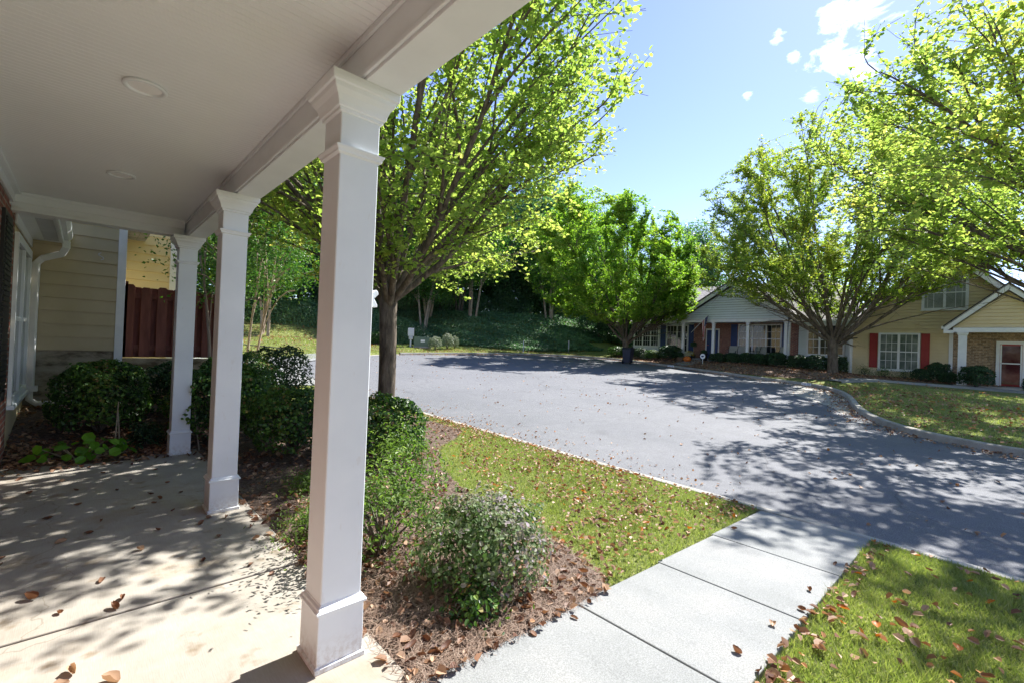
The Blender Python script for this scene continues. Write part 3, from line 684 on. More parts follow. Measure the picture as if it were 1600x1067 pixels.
# ------------------------------------------------------------------ shrubs
def shrub_mesh(seed, n, lsize, mat, rx, rz_, boxy=.0, hexa=True, lump=.12, asp=.55, loose=.0, up=.25, fill=.35):
    rng = np.random.default_rng(seed)
    D = unit(rng.normal(size=(n,3))); D[:,2] = np.where(D[:,2] < -.55, -D[:,2], D[:,2])
    if boxy: 
        q = np.max(np.abs(D), 1, keepdims=True); D = D*(1-boxy) + (D/q)*boxy*.82
    k = 1 + lump*np.sin(D[:,0]*6+seed)*np.sin(D[:,1]*5+1) + lump*.7*np.sin(D[:,2]*9+D[:,0]*7+seed*2) + lump*.5*np.sin(D[:,1]*15+D[:,2]*11)
    ins = rng.uniform(size=n) < fill
    rr = np.where(ins, rng.uniform(.45, .95, n), rng.normal(1, .03+loose, n))*k
    P = D*rr[:,None]*np.array([rx, rx, rz_]) + np.array([0,0,rz_*.88]); P[:,2] = np.maximum(P[:,2], .02+rng.uniform(0,.05,n))
    nr = D*np.array([1,1,1.]) + rng.normal(0,.55,(n,3)) + np.array([0,0,up])
    T = D + rng.normal(0,.6,(n,3)) + np.array([0,0,.5])
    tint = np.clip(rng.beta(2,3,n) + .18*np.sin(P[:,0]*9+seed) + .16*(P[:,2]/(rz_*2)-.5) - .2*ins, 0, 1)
    lm = leaf_mesh('foliage', P, nr, lsize*rng.uniform(.6,1.25,n), tint, mat, rng, hexa, asp, .2, T)
    lines = []
    for i in range(max(10, int(22*rx/.5))):
        a = rng.uniform(0,6.28); e = unit(np.array([math.cos(a)*rng.uniform(.2,1), math.sin(a)*rng.uniform(.2,1), rng.uniform(.4,1.3)]))
        t = np.linspace(0,1,6)[:,None]; b = np.zeros(3)
        Q = b + e*np.array([rx,rx,rz_*1.5])*t*.95 + np.array([0,0,.06])*np.sin(t*PI) + rng.normal(0,.012,(6,3))*(t > .05)
        Q[:,2] = np.minimum(Q[:,2], rz_*1.7); lines.append((Q, np.linspace(.012,.004,6)*(rx/.5)**.5, 4))
    return tubes_mesh('stem', lines, M['bark_grey']), lm
def shrub(meshes, x, y, label, name='shrub', cat='shrub', group=None, s=(1,1,1), rz=0, z=None):
    t = empty(name, (x, y, hz(x,y)-.01 if z is None else z), rz, label, cat, group); t.scale = s
    link('foliage', meshes[1], t); link('stem', meshes[0], t); return t
# near shrubs, each its own
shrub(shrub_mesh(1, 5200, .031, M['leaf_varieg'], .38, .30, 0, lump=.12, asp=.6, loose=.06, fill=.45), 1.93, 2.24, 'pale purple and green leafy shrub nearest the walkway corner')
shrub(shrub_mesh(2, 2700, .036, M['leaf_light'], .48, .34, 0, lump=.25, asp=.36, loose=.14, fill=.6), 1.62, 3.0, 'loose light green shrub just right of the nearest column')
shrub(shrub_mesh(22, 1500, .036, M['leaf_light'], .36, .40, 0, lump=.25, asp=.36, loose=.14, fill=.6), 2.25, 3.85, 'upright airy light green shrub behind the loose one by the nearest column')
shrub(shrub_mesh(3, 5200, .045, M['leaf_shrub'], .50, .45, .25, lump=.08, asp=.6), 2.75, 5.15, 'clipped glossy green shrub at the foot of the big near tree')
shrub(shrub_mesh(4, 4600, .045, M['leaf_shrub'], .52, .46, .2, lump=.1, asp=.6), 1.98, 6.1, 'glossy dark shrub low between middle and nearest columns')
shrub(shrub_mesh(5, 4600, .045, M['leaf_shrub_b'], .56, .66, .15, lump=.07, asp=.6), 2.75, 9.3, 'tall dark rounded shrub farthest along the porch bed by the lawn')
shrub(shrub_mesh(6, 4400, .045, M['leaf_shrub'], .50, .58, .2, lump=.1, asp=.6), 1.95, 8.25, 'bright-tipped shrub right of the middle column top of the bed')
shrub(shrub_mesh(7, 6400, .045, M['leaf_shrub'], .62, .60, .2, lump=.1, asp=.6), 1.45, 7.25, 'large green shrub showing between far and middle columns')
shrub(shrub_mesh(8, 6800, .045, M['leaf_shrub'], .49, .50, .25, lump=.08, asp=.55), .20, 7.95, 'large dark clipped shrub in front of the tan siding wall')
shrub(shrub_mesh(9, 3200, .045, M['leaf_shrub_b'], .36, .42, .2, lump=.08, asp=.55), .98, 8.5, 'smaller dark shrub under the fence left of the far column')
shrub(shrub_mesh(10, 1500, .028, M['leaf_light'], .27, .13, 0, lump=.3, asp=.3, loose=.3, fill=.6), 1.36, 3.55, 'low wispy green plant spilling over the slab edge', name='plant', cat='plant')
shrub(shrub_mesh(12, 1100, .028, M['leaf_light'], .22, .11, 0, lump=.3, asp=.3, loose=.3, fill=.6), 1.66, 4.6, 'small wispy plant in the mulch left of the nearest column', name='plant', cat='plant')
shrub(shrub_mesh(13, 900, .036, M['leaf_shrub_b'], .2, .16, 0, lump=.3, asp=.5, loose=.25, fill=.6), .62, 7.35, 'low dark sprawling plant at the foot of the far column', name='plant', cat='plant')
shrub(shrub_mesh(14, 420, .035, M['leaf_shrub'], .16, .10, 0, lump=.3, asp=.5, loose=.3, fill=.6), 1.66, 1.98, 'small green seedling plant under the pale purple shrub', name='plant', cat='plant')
# hydrangea with big bright leaves
rng = np.random.default_rng(77)
hy = empty('hydrangea', (.02, 7.08, hz(.02,7.08)), 0, 'low plant with big bright green leaves at the far porch edge', 'plant')
n = 46; a = rng.uniform(0, 6.28, n); rr = .05+.36*rng.uniform(0,1,n)**.7
Pq = np.stack([np.cos(a)*rr*1.15, np.sin(a)*rr*.55, .06+.24*rng.uniform(0,1,n)*(1-rr*1.1)], 1)
link('foliage', leaf_mesh('foliage', Pq, np.stack([np.cos(a)*.5, np.sin(a)*.5-.5, np.full(n,.75)],1)+rng.normal(0,.25,(n,3)), .125*rng.uniform(.65,1.15,n), rng.uniform(0,1,n), M['leaf_hosta'], rng, True, .72, .14), hy)
link('stem', tubes_mesh('stem', [(np.stack([Pq[i]*t for t in (0,.5,1)]), np.array([.006,.005,.003]), 5) for i in range(0,n,2)], M['stake']), hy)
for i, (x, y, dx, lab) in enumerate([(.32,7.25,.02,'thin weathered stake in the shrub left of the far column, longer of the pair'), (.37,7.27,-.03,'thin weathered stake in the shrub left of the far column, shorter of the pair'), (1.14,7.0,-.08,'thin grey stake leaning between far and middle columns')]):
    m = MB(); m.tube([(0,0,0),(dx*.5,0,.3),(dx,0,.62 if i != 1 else .5)], [.009,.008,.006], 6)
    tag(m.build('stake', M['stake'], loc=(x, y, hz(x,y))), lab, 'stake')

# far shrubs from shared prototypes
pr_dark = shrub_mesh(31, 2600, .075, M['leaf_shrub_b'], .5, .42, .35, False, lump=.08, asp=.7)
pr_green = shrub_mesh(32, 2600, .075, M['leaf_shrub'], .5, .42, .35, False, lump=.08, asp=.7)
pr_twig = shrub_mesh(33, 700, .06, M['leaf_shrub'], .4, .34, 0, False, lump=.3, asp=.5, loose=.25, fill=.6)
pr_frost = shrub_mesh(34, 2400, .06, M['leaf_frost'], .45, .45, .1, False, lump=.12, asp=.6)
FS = [
 (pr_green,29.2,19.4,1.4,.72,'boxy sunlit hedge shrub left of the trash bin'),
 (pr_dark,29.3,17.55,1.05,.72,'dark rounded shrub under the triple window, left one'),
 (pr_green,29.2,16.55,1.0,.66,'brighter shrub right of the white flowering plant'),
 (pr_dark,29.5,15.35,1.6,.92,'big dark box shrub under the blue shutters, left of the porch'),
 (pr_dark,29.2,12.0,1.05,.58,'dark rounded shrub right behind the round yard sign'),
 (pr_dark,29.2,11.1,.95,.62,'dark rounded shrub before the second porch column'),
 (pr_dark,29.2,10.25,.98,.66,'dark rounded shrub before the third porch column'),
 (pr_dark,29.1,9.5,1.0,.65,'dark rounded shrub below the pale porch chairs'),
 (pr_dark,29.0,8.6,1.15,.78,'dark rounded shrub at the right end of the blue house porch'),
 (pr_dark,29.0,7.5,1.1,.76,'dark hedge shrub just right of the white downspout'),
 (pr_dark,29.0,6.65,1.15,.82,'dark hedge shrub left of the spreading tree trunk'),
 (pr_dark,29.2,5.75,1.0,.88,'dark hedge shrub right of the spreading tree trunk'),
 (pr_twig,28.9,4.5,.8,.58,'reddish twiggy shrub under the left red shutter'),
 (pr_twig,28.9,3.75,1.05,.60,'reddish twiggy shrub under the middle of the tan house window'),
 (pr_twig,28.8,2.95,.75,.55,'reddish twiggy shrub under the right side of the tan house window'),
 (pr_dark,28.7,2.35,.75,.55,'low dark ball shrub right of the twiggy shrubs'),
 (pr_dark,28.9,1.78,.92,.86,'tall dark mound shrub under the right red shutter'),
 (pr_dark,28.5,1.38,.75,.5,'small dark ball shrub at the foot of the portico column'),
 (pr_dark,28.1,.52,1.15,.88,'large dark dome shrub left of the storm door'),
 (pr_dark,28.3,-1.1,.6,.62,'dark shrub at the right edge of the photo beyond the storm door'),
]
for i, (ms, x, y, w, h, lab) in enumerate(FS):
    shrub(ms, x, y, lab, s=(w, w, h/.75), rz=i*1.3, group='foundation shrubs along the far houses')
shrub(pr_frost, 17.3, 25.9, 'left of the three pale round shrubs by the utility box', s=(.95,.95,1.0), group='pale shrubs by the utility box')
shrub(pr_frost, 18.5, 26.2, 'middle and tallest of the three pale round shrubs by the utility box', s=(.95,.95,1.2), rz=1, group='pale shrubs by the utility box')
shrub(pr_frost, 19.2, 26.3, 'right and narrowest of the three pale shrubs by the utility box', s=(.62,.62,1.0), rz=2, group='pale shrubs by the utility box')
shrub(pr_frost, 29.0, 17.1, 'small white-flowering plant between the shrubs under the triple window', 'plant', 'plant', s=(.5,.5,.45))
shrub(pr_green, 14.4, 28.6, 'sunlit low bush behind the utility meter', s=(1.6,1.4,1.1))

# dark hedge line up on the slope and a low bush row behind the left lawn
def hedge(name, p0, p1, w, h, mat, seed, n, ls, label, z0=None):
    rng = np.random.default_rng(seed); p0 = np.array(p0, float); p1 = np.array(p1, float)
    t = rng.uniform(0,1,n); d = p1-p0; Ln = np.linalg.norm(d); nn = np.array([-d[1],d[0]])/Ln
    th = rng.uniform(0, PI, n); k = 1+.10*np.sin(t*Ln*1.7+seed)+.08*np.sin(t*Ln*4.1)+rng.normal(0,.04,n)
    o = np.cos(th)*w/2*k; z = np.sin(th)**.6*h*k
    X = p0[0]+d[0]*t+nn[0]*o; Y = p0[1]+d[1]*t+nn[1]*o; Z = H(X,Y)+z*rng.uniform(.92,1.02,n)
    low_ = rng.uniform(size=n) < .35; Z = np.where(low_, H(X,Y)+z*rng.uniform(0,1,n), Z)
    P = np.stack([X,Y,Z],1); nr = rng.normal(0,.6,(n,3))+np.stack([nn[0]*np.cos(th),nn[1]*np.cos(th),np.sin(th)],1)
    me = leaf_mesh('foliage', P, nr, ls*rng.uniform(.6,1.3,n), np.clip(rng.beta(2,2.4,n)+.2*np.sin(t*Ln*2),0,1), mat, rng, False)
    e = empty(name, (0,0,0), 0, label, 'hedge'); link('foliage', me, e)
    lines = []
    for q in np.arange(.5, Ln, 1.2):
        b = p0+d*q/Ln; zz = hz(*b); lines = []; lines.append((np.array([[b[0],b[1],zz-.1],[b[0]+.1,b[1],zz+h*.4],[b[0],b[1]+.1,zz+h*.8]]), np.array([.05,.03,.01]), 5)); link('stem', tubes_mesh('stem', lines, M['bark_grey']), e)
    return e
hedge('hedge', (14.5,37.5), (33.5,33.5), 2.0, 2.0, M['leaf_dark'], 5, 22000, .15, 'long dark clipped hedge high on the slope behind the near tree trunk')
hedge('hedge', (3.0,33.3), (16.5,31.6), 2.2, 1.35, M['leaf_juniper'], 6, 15000, .13, 'low blue-green bush row behind the lawn beyond the driveway')
hedge('hedge', (12.6,29.6), (18.5,29.2), 1.6, 1.5, M['leaf_bg'], 8, 8000, .12, 'bushy thicket directly behind the utility meter')

# juniper groundcover on the slope: one mass nobody could count
rng = np.random.default_rng(9)
n = 90000; X = rng.uniform(11, 42, n); yb = np.interp(X, [-10,20,24,28,31,45], [30.5,28.5,24.8,23.,22.,22.])
Y = yb - .3 + rng.uniform(0,1,n)**1.25*9.5
k = (X > 15.5) | (rng.uniform(size=n) < (X-11)/4.5); k &= ~((X > 30.8) & (Y < 23.5)); X, Y = X[k], Y[k]; n = len(X)
lift = .16+.14*np.sin(X*1.3)*np.sin(Y*1.9)+.10*np.sin(X*3.7+Y*2.3)
P = np.stack([X, Y, H(X,Y)+np.maximum(lift,.03)*rng.uniform(.2,1.25,n)+.05], 1)
nr = rng.normal(0,.5,(n,3))+np.array([-.15,-.35,.8])
tag(link('groundcover', leaf_mesh('groundcover', P, nr, .17*rng.uniform(.5,1.3,n), np.clip(rng.beta(2,2.5,n)+.25*np.sin(X*.9)*np.sin(Y*1.1),0,1), M['leaf_juniper'], rng, False)), kind='stuff')

# the far wood that closes the view: one mass
rng = np.random.default_rng(15); K = 2300
cx = rng.uniform(-22, 78, K); tt = rng.uniform(0, 1, K)**1.5; top = 14+2.5*np.sin(cx*.35)+1.5*np.sin(cx*.9+1)
cy = np.interp(cx, [-22,30,50,78], [50,54,46,8]) + rng.normal(0,1.6,K); top = np.where(cx > 48, 9, top)
C = np.stack([cx, cy, H(cx,cy)+.2+tt*top], 1); per = 38
P = np.repeat(C, per, 0)+rng.normal(0,1,(K*per,3))*np.array([.95,.95,.7]); n = len(P)
tint = np.clip(rng.beta(2,2.5,n)+np.repeat(rng.uniform(-.25,.25,K),per),0,1)
tag(link('far_wood', leaf_mesh('far_wood', P, rng.normal(0,.7,(n,3))+np.array([0,0,.8]), .52*rng.uniform(.6,1.3,n), tint, M['leaf_bg'], rng, False)), kind='stuff')

# ------------------------------------------------------------------ grass and litter
def blades(n, xr, yr, reject, h, seed, w=.0035, clump=.0):
    rng = np.random.default_rng(seed); X = rng.uniform(*xr, n); Y = rng.uniform(*yr, n)
    k = reject(X, Y); X, Y = X[~k], Y[~k]; n = len(X)
    Z = H(X, Y); a = rng.uniform(0,6.28,n); tuft = (np.sin(X*5.1+2*np.sin(Y*3.3))*np.sin(Y*4.7+X)) > .72
    hh = h*rng.uniform(.4,1.2,n)*np.where(tuft, 1.6, 1.0); ln = rng.normal(0,.5,(n,2))*hh[:,None]
    B = np.stack([X,Y,Z-.004],1); S = np.stack([np.cos(a),np.sin(a),np.zeros(n)],1)*w
    Tp = B + np.stack([ln[:,0], ln[:,1], hh],1)
    V = np.stack([B-S, B+S, Tp],1).reshape(-1,3); F = np.arange(n*3).reshape(-1,3)
    dry = .5+.5*np.sin(X*1.7+1)*np.sin(Y*1.3+.4)
    tint = np.clip(rng.beta(2,3,n)*.9+.25*dry*rng.uniform(0,1,n)+.25*(rng.uniform(size=n)<.10), 0, 1)
    return V, F, tint
bedA_np = np.array(bedA)
rejA = lambda X, Y: (sdist(X, Y, bedA_np) < -.02) | (X > 5.38) | (Y < 1.72) 
parts = [blades(170000, (2.3,5.4), (1.7,8.8), rejA, .036, 1), blades(150000, (1.12,5.4), (-2.2,.75), lambda X, Y: X < 1.1, .042, 2),
         blades(60000, (12,24), (-4,5), lambda X, Y: (sdist(X, Y, STREET_C) < .2) | (sdist(X, Y, np.array(bedF)) < 0), .05, 3, .008),
         blades(45000, (-1,5.4), (8.8,13.4), lambda X, Y: sdist(X, Y, bedA_np) < 0, .04, 4, .005),
         blades(90000, (2,31), (22,31), lambda X, Y: (sdist(X, Y, STREET_C) < .2), .07, 5, .014)]
Vs, Fs, ts, b = [], [], [], 0
for v_, f_, t_ in parts: Vs.append(v_); Fs.append(f_+b); ts.append(t_); b += len(v_)
tag(link('grass', np_mesh('grass', np.vstack(Vs), np.vstack(Fs), M['grass'], np.concatenate(ts))), kind='stuff')

# pine straw needles in the porch bed
rng = np.random.default_rng(12); n = 42000
X = rng.uniform(-.6,5.1,n); Y = 1.7+rng.uniform(0,1,n)**1.5*8.8; k = sdist(X,Y,bedA_np) < -.02; X, Y = X[k], Y[k]
xr = rng.uniform(1.15,3.,9000); yr = rng.uniform(1.72,2.9,9000); k = sdist(xr,yr,bedA_np) < -.02; X = np.r_[X,xr[k]]; Y = np.r_[Y,yr[k]]; n = len(X)
a = rng.normal(.6,.9,n); Ln = rng.uniform(.06,.14,n); D = np.stack([np.cos(a),np.sin(a),rng.normal(0,.18,n)],1)
C = np.stack([X,Y,H(X,Y,None,True)+.018+rng.uniform(0,.022,n)],1); S = np.stack([-np.sin(a),np.cos(a),np.zeros(n)],1)*.0011
cv = np.stack([-np.sin(a),np.cos(a),np.abs(rng.normal(0,.5,n))],1)*(Ln*.12*rng.choice([-1,1],n))[:,None]; cv[:,2] = np.abs(cv[:,2])
V = np.stack([C-D*Ln[:,None]/2-S, C-D*Ln[:,None]/2+S, C+cv+S, C+cv-S, C+D*Ln[:,None]/2+S, C+D*Ln[:,None]/2-S],1).reshape(-1,3)
b = np.arange(n)[:,None]*6; F = np.concatenate([b+np.array([[0,1,2,3]]), b+np.array([[3,2,4,5]])],1).reshape(-1,4)
tag(link('pine_straw', np_mesh('pine_straw', V, F, M['straw'], np.repeat(rng.beta(2,2,n),2))), kind='stuff')

# leaf litter (uncounted)
def litter(zones, seed):
    rng = np.random.default_rng(seed); Ps, Ss, Ts = [], [], []
    for n, f, size, dz, tl in zones:
        X, Y = f(rng, n); Z = np.maximum(H(X,Y,None,True), np.where(sdist(X,Y,STREET_C) < 0, P_(X,Y), -9))+dz+rng.uniform(0,.012,len(X))
        Ps.append(np.stack([X,Y,Z],1)); Ss.append(size*rng.uniform(.6,1.25,len(X))); Ts.append(np.clip(rng.beta(2,2.2,len(X))+tl,0,1))
    P = np.vstack(Ps); n = len(P)
    return leaf_mesh('leaf_litter', P, rng.normal(0,.42,(n,3))+np.array([0,0,1]), np.concatenate(Ss), np.concatenate(Ts), M['dead'], rng, True, .62, .32)
def zpoly(poly, ex=1.0):
    poly = np.array(poly)
    def f(rng, n):
        X = rng.uniform(poly[:,0].min(), poly[:,0].max(), n*5); Y = rng.uniform(poly[:,1].min(), poly[:,1].max(), n*5)
        c = .5+.5*np.sin(X*2.1+1.3*np.sin(Y*1.7))*np.sin(Y*2.6+1.1*np.sin(X*1.9)); c2 = .5+.5*np.sin(X*6.3+Y*4.1)*np.sin(Y*7.7-X*3.2)
        k = (sdist(X,Y,poly) < 0) & (rng.uniform(size=len(X)) < .12+.9*(.6*c+.4*c2)**1.6); return X[k][:n], Y[k][:n]
    return f
def zline(line, w, side=1):
    def f(rng, n):
        i = rng.integers(0, len(line)-1, n); t = rng.uniform(0,1,n)[:,None]; p = line[i]*(1-t)+line[i+1]*t
        d = unit(line[i+1]-line[i]); q = p + np.stack([-d[:,1],d[:,0]],1)*(side*np.abs(rng.normal(0,w,n)))[:,None]; return q[:,0], q[:,1]
    return f
fl = far_line[(far_line[:,1] > -4)]; nl = near_line[(near_line[:,1] > 1.8) & (near_line[:,1] < 13)]
zones = [(5200, zpoly(bedA), .055, .03, -.05),
 (2000, zpoly([(2.6,1.72),(5.35,1.72),(5.35,8.5),(4.6,6),(3.2,4.2)]), .042, .035, .1),
 (900, zline(nl[nl[:,1] > 3.0], .22, 1), .05, .03, .15),
 (380, zline(nl, .5, -1), .038, .01, .25),
 (130, zpoly([(1.1,.62),(5.3,.6),(5.3,.76),(1.1,.76)]), .05, .03, .1),
 (300, zpoly([(1.15,.1),(2.4,.3),(2.6,.74),(1.15,.74)]), .055, .03, .05),
 (320, zpoly([(1.5,-2.5),(5.4,-2.5),(5.4,.7),(1.5,.7)]), .055, .035, .2),
 (750, zpoly([(5.7,-3),(11.5,-3),(12.5,1.5),(22,4.5),(26,14),(25,22),(12,23),(6,17)]), .055, .008, .2),
 (2600, zline(fl, .30, -1), .055, .02, .05), (1500, zline(fl, .30, 1), .06, .05, .05),
 (6500, zpoly(bedF), .085, .03, .0),
 (1500, zpoly([(12.3,-3),(13.6,1),(17,2.7),(23,4.2),(22,1.5),(18,-3)]), .075, .05, .1),
 (450, zpoly([(13,-4),(24,-4),(26.5,3),(22,4)]), .07, .05, .2),
 (900, zpoly([(13,23.8),(27,22.6),(30,22.5),(24,25.5),(13,27)]), .08, .05, .1),
 (1800, zpoly([(2,24.3),(14,25),(15,31),(2,32)]), .09, .05, .15),
 (500, zpoly([(2,8.9),(5.3,8.9),(5.3,13),(1,13)]), .06, .03, .1),
 (700, zpoly([(-.55,7.0),(.7,6.92),(1.1,7.15),(1.1,7.5),(-.55,7.7)]), .05, .035, .05)]
tag(link('leaf_litter', litter(zones, 20)), kind='stuff')

# individual fallen leaves on porch, walkway, bed edge, lawn
def fallen(seed, mat, curl):
    rng = np.random.default_rng(seed); nx, ny = 7, 5; V = []
    for i in range(nx):
        t = i/(nx-1); w = .5*math.sin(PI*min(max(t*.92+.04,0),1))**.75*.72
        for j in range(ny):
            s = (j/(ny-1)-.5)*2
            V.append(((t-.5), s*w*(1+.08*math.sin(9*t)), curl*(s*s*.34*w*2 + .22*(t-.5)**2*2) + .03*math.sin(7*t+seed)+.02*rng.normal()))
    F = [(i*ny+j, (i+1)*ny+j, (i+1)*ny+j+1, i*ny+j+1) for i in range(nx-1) for j in range(ny-1)]
    me = np_mesh('fallen_leaf', np.array(V), F, mat, np.full(len(F), rng.uniform(.1,.8)) , True); return me
protos = [fallen(i, M['dead'], c) for i, c in enumerate([1.2,.8,1.6,1.0,1.9,.6])] + [fallen(9, M['yleaf'], .9)]
def put_leaf(x, y, z, s, rng, lab, grp, k=None):
    o = link('fallen_leaf', protos[rng.integers(0, 6) if k is None else k]); o.location = (x, y, z+.004)
    o.rotation_euler = (rng.normal(0,.22), rng.normal(0,.22), rng.uniform(0,6.28)); s *= .86; o.scale = (s, s*rng.uniform(.55,1.1), s*rng.uniform(.8,1.3))
    tag(o, lab, 'leaf', grp)
rng = np.random.default_rng(5)
porch_px = [(-.115,3.07,.085),(.35,3.05,.075),(-.02,3.32,.07),(.06,3.46,.055),(.10,3.85,.075),(-.22,4.02,.06),(.55,3.86,.05),(.52,4.28,.05),(.33,4.12,.045)]
spots = [(.02,2.73,.085),(-.02,2.62,.08),(.13,2.56,.085),(-.30,3.28,.09),(-.16,3.60,.09),(.13,3.62,.085),(-.04,3.33,.055),(.17,3.22,.08),(.21,3.30,.07),(.33,3.98,.06),(.63,3.55,.05),(.85,3.30,.07),
 (-.33,4.35,.07),(-.40,4.62,.06),(-.33,4.22,.06),(-.06,4.42,.075),(.08,4.52,.065),(.46,4.3,.06),(.73,4.25,.075),(.79,4.35,.06),(.9,4.28,.05),(-.45,4.95,.07),(-.15,5.05,.08),(.02,5.3,.06),(.28,5.6,.055),(.5,5.3,.06),(.55,5.12,.055),
 (.36,4.95,.055),(.50,5.0,.05),(-.3,5.9,.06),(-.1,6.2,.06),(.2,6.35,.05),(.62,6.2,.06),(.4,5.9,.05),(.66,5.6,.05),(.72,5.2,.06),(.0,5.8,.05),(.74,6.5,.05),(-.4,6.5,.07),(.1,6.7,.06),(.45,6.6,.05),(.6,4.7,.05),(.15,4.75,.05),(.78,3.9,.05),(.98,3.7,.06),(1.0,3.95,.06),(.92,3.1,.05)]
for x, y, s in spots:
    put_leaf(x, y, .006 if y > 3.16 else 0, s, rng, 'curled dry brown leaf lying on the concrete porch floor', 'fallen leaves on the porch floor')
for i in range(110):
    x = 1.16+rng.uniform(0,1)*1.7; y = 1.76+rng.uniform(0,1)**1.3*2.3
    if sdist([x],[y],bedA_np)[0] > -.03: continue
    put_leaf(x, y, hz(x,y)+.04, rng.uniform(.05,.095), rng, 'curled tan leaf on the pine straw of the porch bed', 'fallen leaves on the pine straw bed')
for x, y in [(1.45,1.3),(2.1,1.62),(2.55,.9),(3.0,.86),(2.05,.84),(3.35,.8),(3.7,.84),(4.4,.83),(1.8,1.66),(4.5,1.64)]:
    put_leaf(x, y, zw(x), .06, rng, 'small reddish leaf lying on the concrete walkway', 'fallen leaves on the walkway')
for i in range(75):
    x = rng.uniform(2.6,5.3); y = 1.8+rng.uniform(0,1)*4.5
    if sdist([x],[y],bedA_np)[0] < .05: continue
    put_leaf(x, y, hz(x,y)+.035, rng.uniform(.05,.08), rng, 'brown leaf lying on the sunlit grass left of the walkway', 'fallen leaves on the lawn left of the walkway', None if i % 4 else 6)
for i in range(55):
    x = rng.uniform(1.5,5.2); y = rng.uniform(-1.6,.7)
    put_leaf(x, y, hz(x,y)+.04, rng.uniform(.05,.085), rng, 'brown or orange leaf lying on the grass right of the walkway', 'fallen leaves on the lawn right of the walkway', None if i % 3 else 6)

# ------------------------------------------------------------------ own house with porch
own = empty('porch_house', (-.59, 2, 0), 0, 'brick house with white porch ceiling, beam and square columns, nearest on the left', 'house')
def bo(m, name, mat, parent=own, **k):
    o = m.build(name, mat, parent, **k); o.matrix_parent_inverse = Matrix.Translation(-Vector(parent.location)); return o
m = MB(); m.box(-.95,-.59,-4,6.9,-.2,2.9); m.box(-.95,-.59,6.9,7.45,-.2,2.75); bo(m, 'wall', M['brick'])
m = MB(); m.box(-.95,-.60,7.45,9.5,-.1,2.75); bo(m, 'wall', M['siding_gold'])
# beadboard ceiling, boards run away from the wall
m = MB(); y = -4.0; pts = []
while y < 7.0:
    pts += [(y, 2.9), (y+.036, 2.9), (y+.034, 2.9065), (y+.038, 2.9065)]; y += .0425
x0, x1 = -.62, .98
V = [(x, a, b) for a, b in pts for x in (x0, x1)]; F = [(2*i, 2*i+2, 2*i+3, 2*i+1) for i in range(len(pts)-1)]
o = link('ceiling', np_mesh('ceiling', V, F, M['ceil']), own); o.matrix_parent_inverse = Matrix.Translation(-own.location)
m = MB(); m.box(-.589,-.565,-4,7.0,2.78,2.899); m.box(-.589,-.52,-4,7.0,2.868,2.899); bo(m, 'crown_moulding', M['white'], bevel=.004)
m = MB(); m.box(.90,1.08,-4,7.18,2.684,3.0); m.box(.885,.90,-4,7.02,2.70,2.722); m.box(.884,.90,-4,7.02,2.868,2.899)
bo(m, 'beam', M['white'], bevel=.004)
m = MB(); m.box(-.589,.884,7.02,7.18,2.70,3.0); m.box(-.589,.884,7.0,7.02,2.79,2.899); m.box(-.589,.884,6.985,7.019,2.868,2.899); m.box(-.589,.884,7.0,7.018,2.70,2.73)
bo(m, 'header', M['white'], bevel=.004)
m = MB(); m.prism([(1.08,3.02),(1.28,3.02),(1.28,3.16),(-.6,4.0),(-4,5.5),(-4,3.02),(.98,3.02)], 'y', -4, 7.25); bo(m, 'roof', M['shingle_y'])
m = MB(); m.box(1.282,1.38,-4,7.3,3.06,3.18); bo(m, 'gutter', M['white'], bevel=.01)
for i, (x, y) in enumerate([(.21,3.37),(.2,5.42)]):
    m = MB(); m.lathe(x, y, [(.100,2.899),(.104,2.888),(.097,2.882),(.084,2.883),(.080,2.889),(.076,2.8985)], 40)
    r_ = bo(m, 'recessed_light', M['white'], smooth=True)
    m = MB(); m.lathe(x, y, [(.079,2.8935),(.04,2.8905),(.001,2.890)], 32, caps=False)
    q = m.build('lens', M['lens'], r_, smooth=True)
YC = [2.155, 4.555, 6.955, -.245]
SH, BP, CP = [], [], []
col0 = None
for i, y in enumerate(YC):
    if col0 is None:
        c = bpy.data.objects.new('column', None); col.objects.link(c); c.parent = own; c.matrix_parent_inverse = Matrix.Translation(-own.location); c.location = (.915, y, 0)
        m = MB(); m.sqlathe(0,0,[(.0945,.26),(.0945,2.6)], .004); m.build('shaft', M['post'], c)
        m = MB(); m.sqlathe(0,0,[(.118,.001),(.118,.022),(.108,.026),(.1065,.255),(.117,.258),(.118,.268),(.110,.275),(.107,.284),(.098,.290),(.096,.296)], .003); m.build('base', M['post'], c)
        m = MB(); m.sqlathe(0,0,[(.0950,2.345),(.1075,2.352),(.109,2.362),(.116,2.372),(.118,2.380),(.0950,2.386)], .003); m.build('collar', M['white'], c)
        m = MB(); m.sqlathe(0,0,[(.095,2.535),(.106,2.538),(.107,2.552),(.116,2.556),(.120,2.575),(.130,2.600),(.146,2.622),(.150,2.640),(.160,2.645),(.163,2.660),(.163,2.6835)], .003)
        m.build('capital', M['white'], c); col0 = c
    else:
        c = copy_tree(col0, own); c.location = (.915, y, .006 if y > 3.1 else 0)
        c.scale = (1,1,(2.6835-(.006 if y > 3.1 else 0))/2.6835)
# little white two-armed flag holder on the nearest column
m = MB()
for a0, a1, ln in ((.2, .075, .055), (-.4, -.8, .05)):
    pass
m.prism([(1.0105,1.70),(1.032,1.722),(1.040,1.735),(1.062,1.752),(1.072,1.742),(1.075,1.728),(1.052,1.706),(1.060,1.694),(1.070,1.676),(1.071,1.664),(1.045,1.665),(1.0105,1.68)], 'y', 2.13, 2.165)
fb = m.build('flag_holder', M['white'], col0, bevel=.004); fb.matrix_parent_inverse = Matrix.Translation(-Vector((.915,2.155,0)))

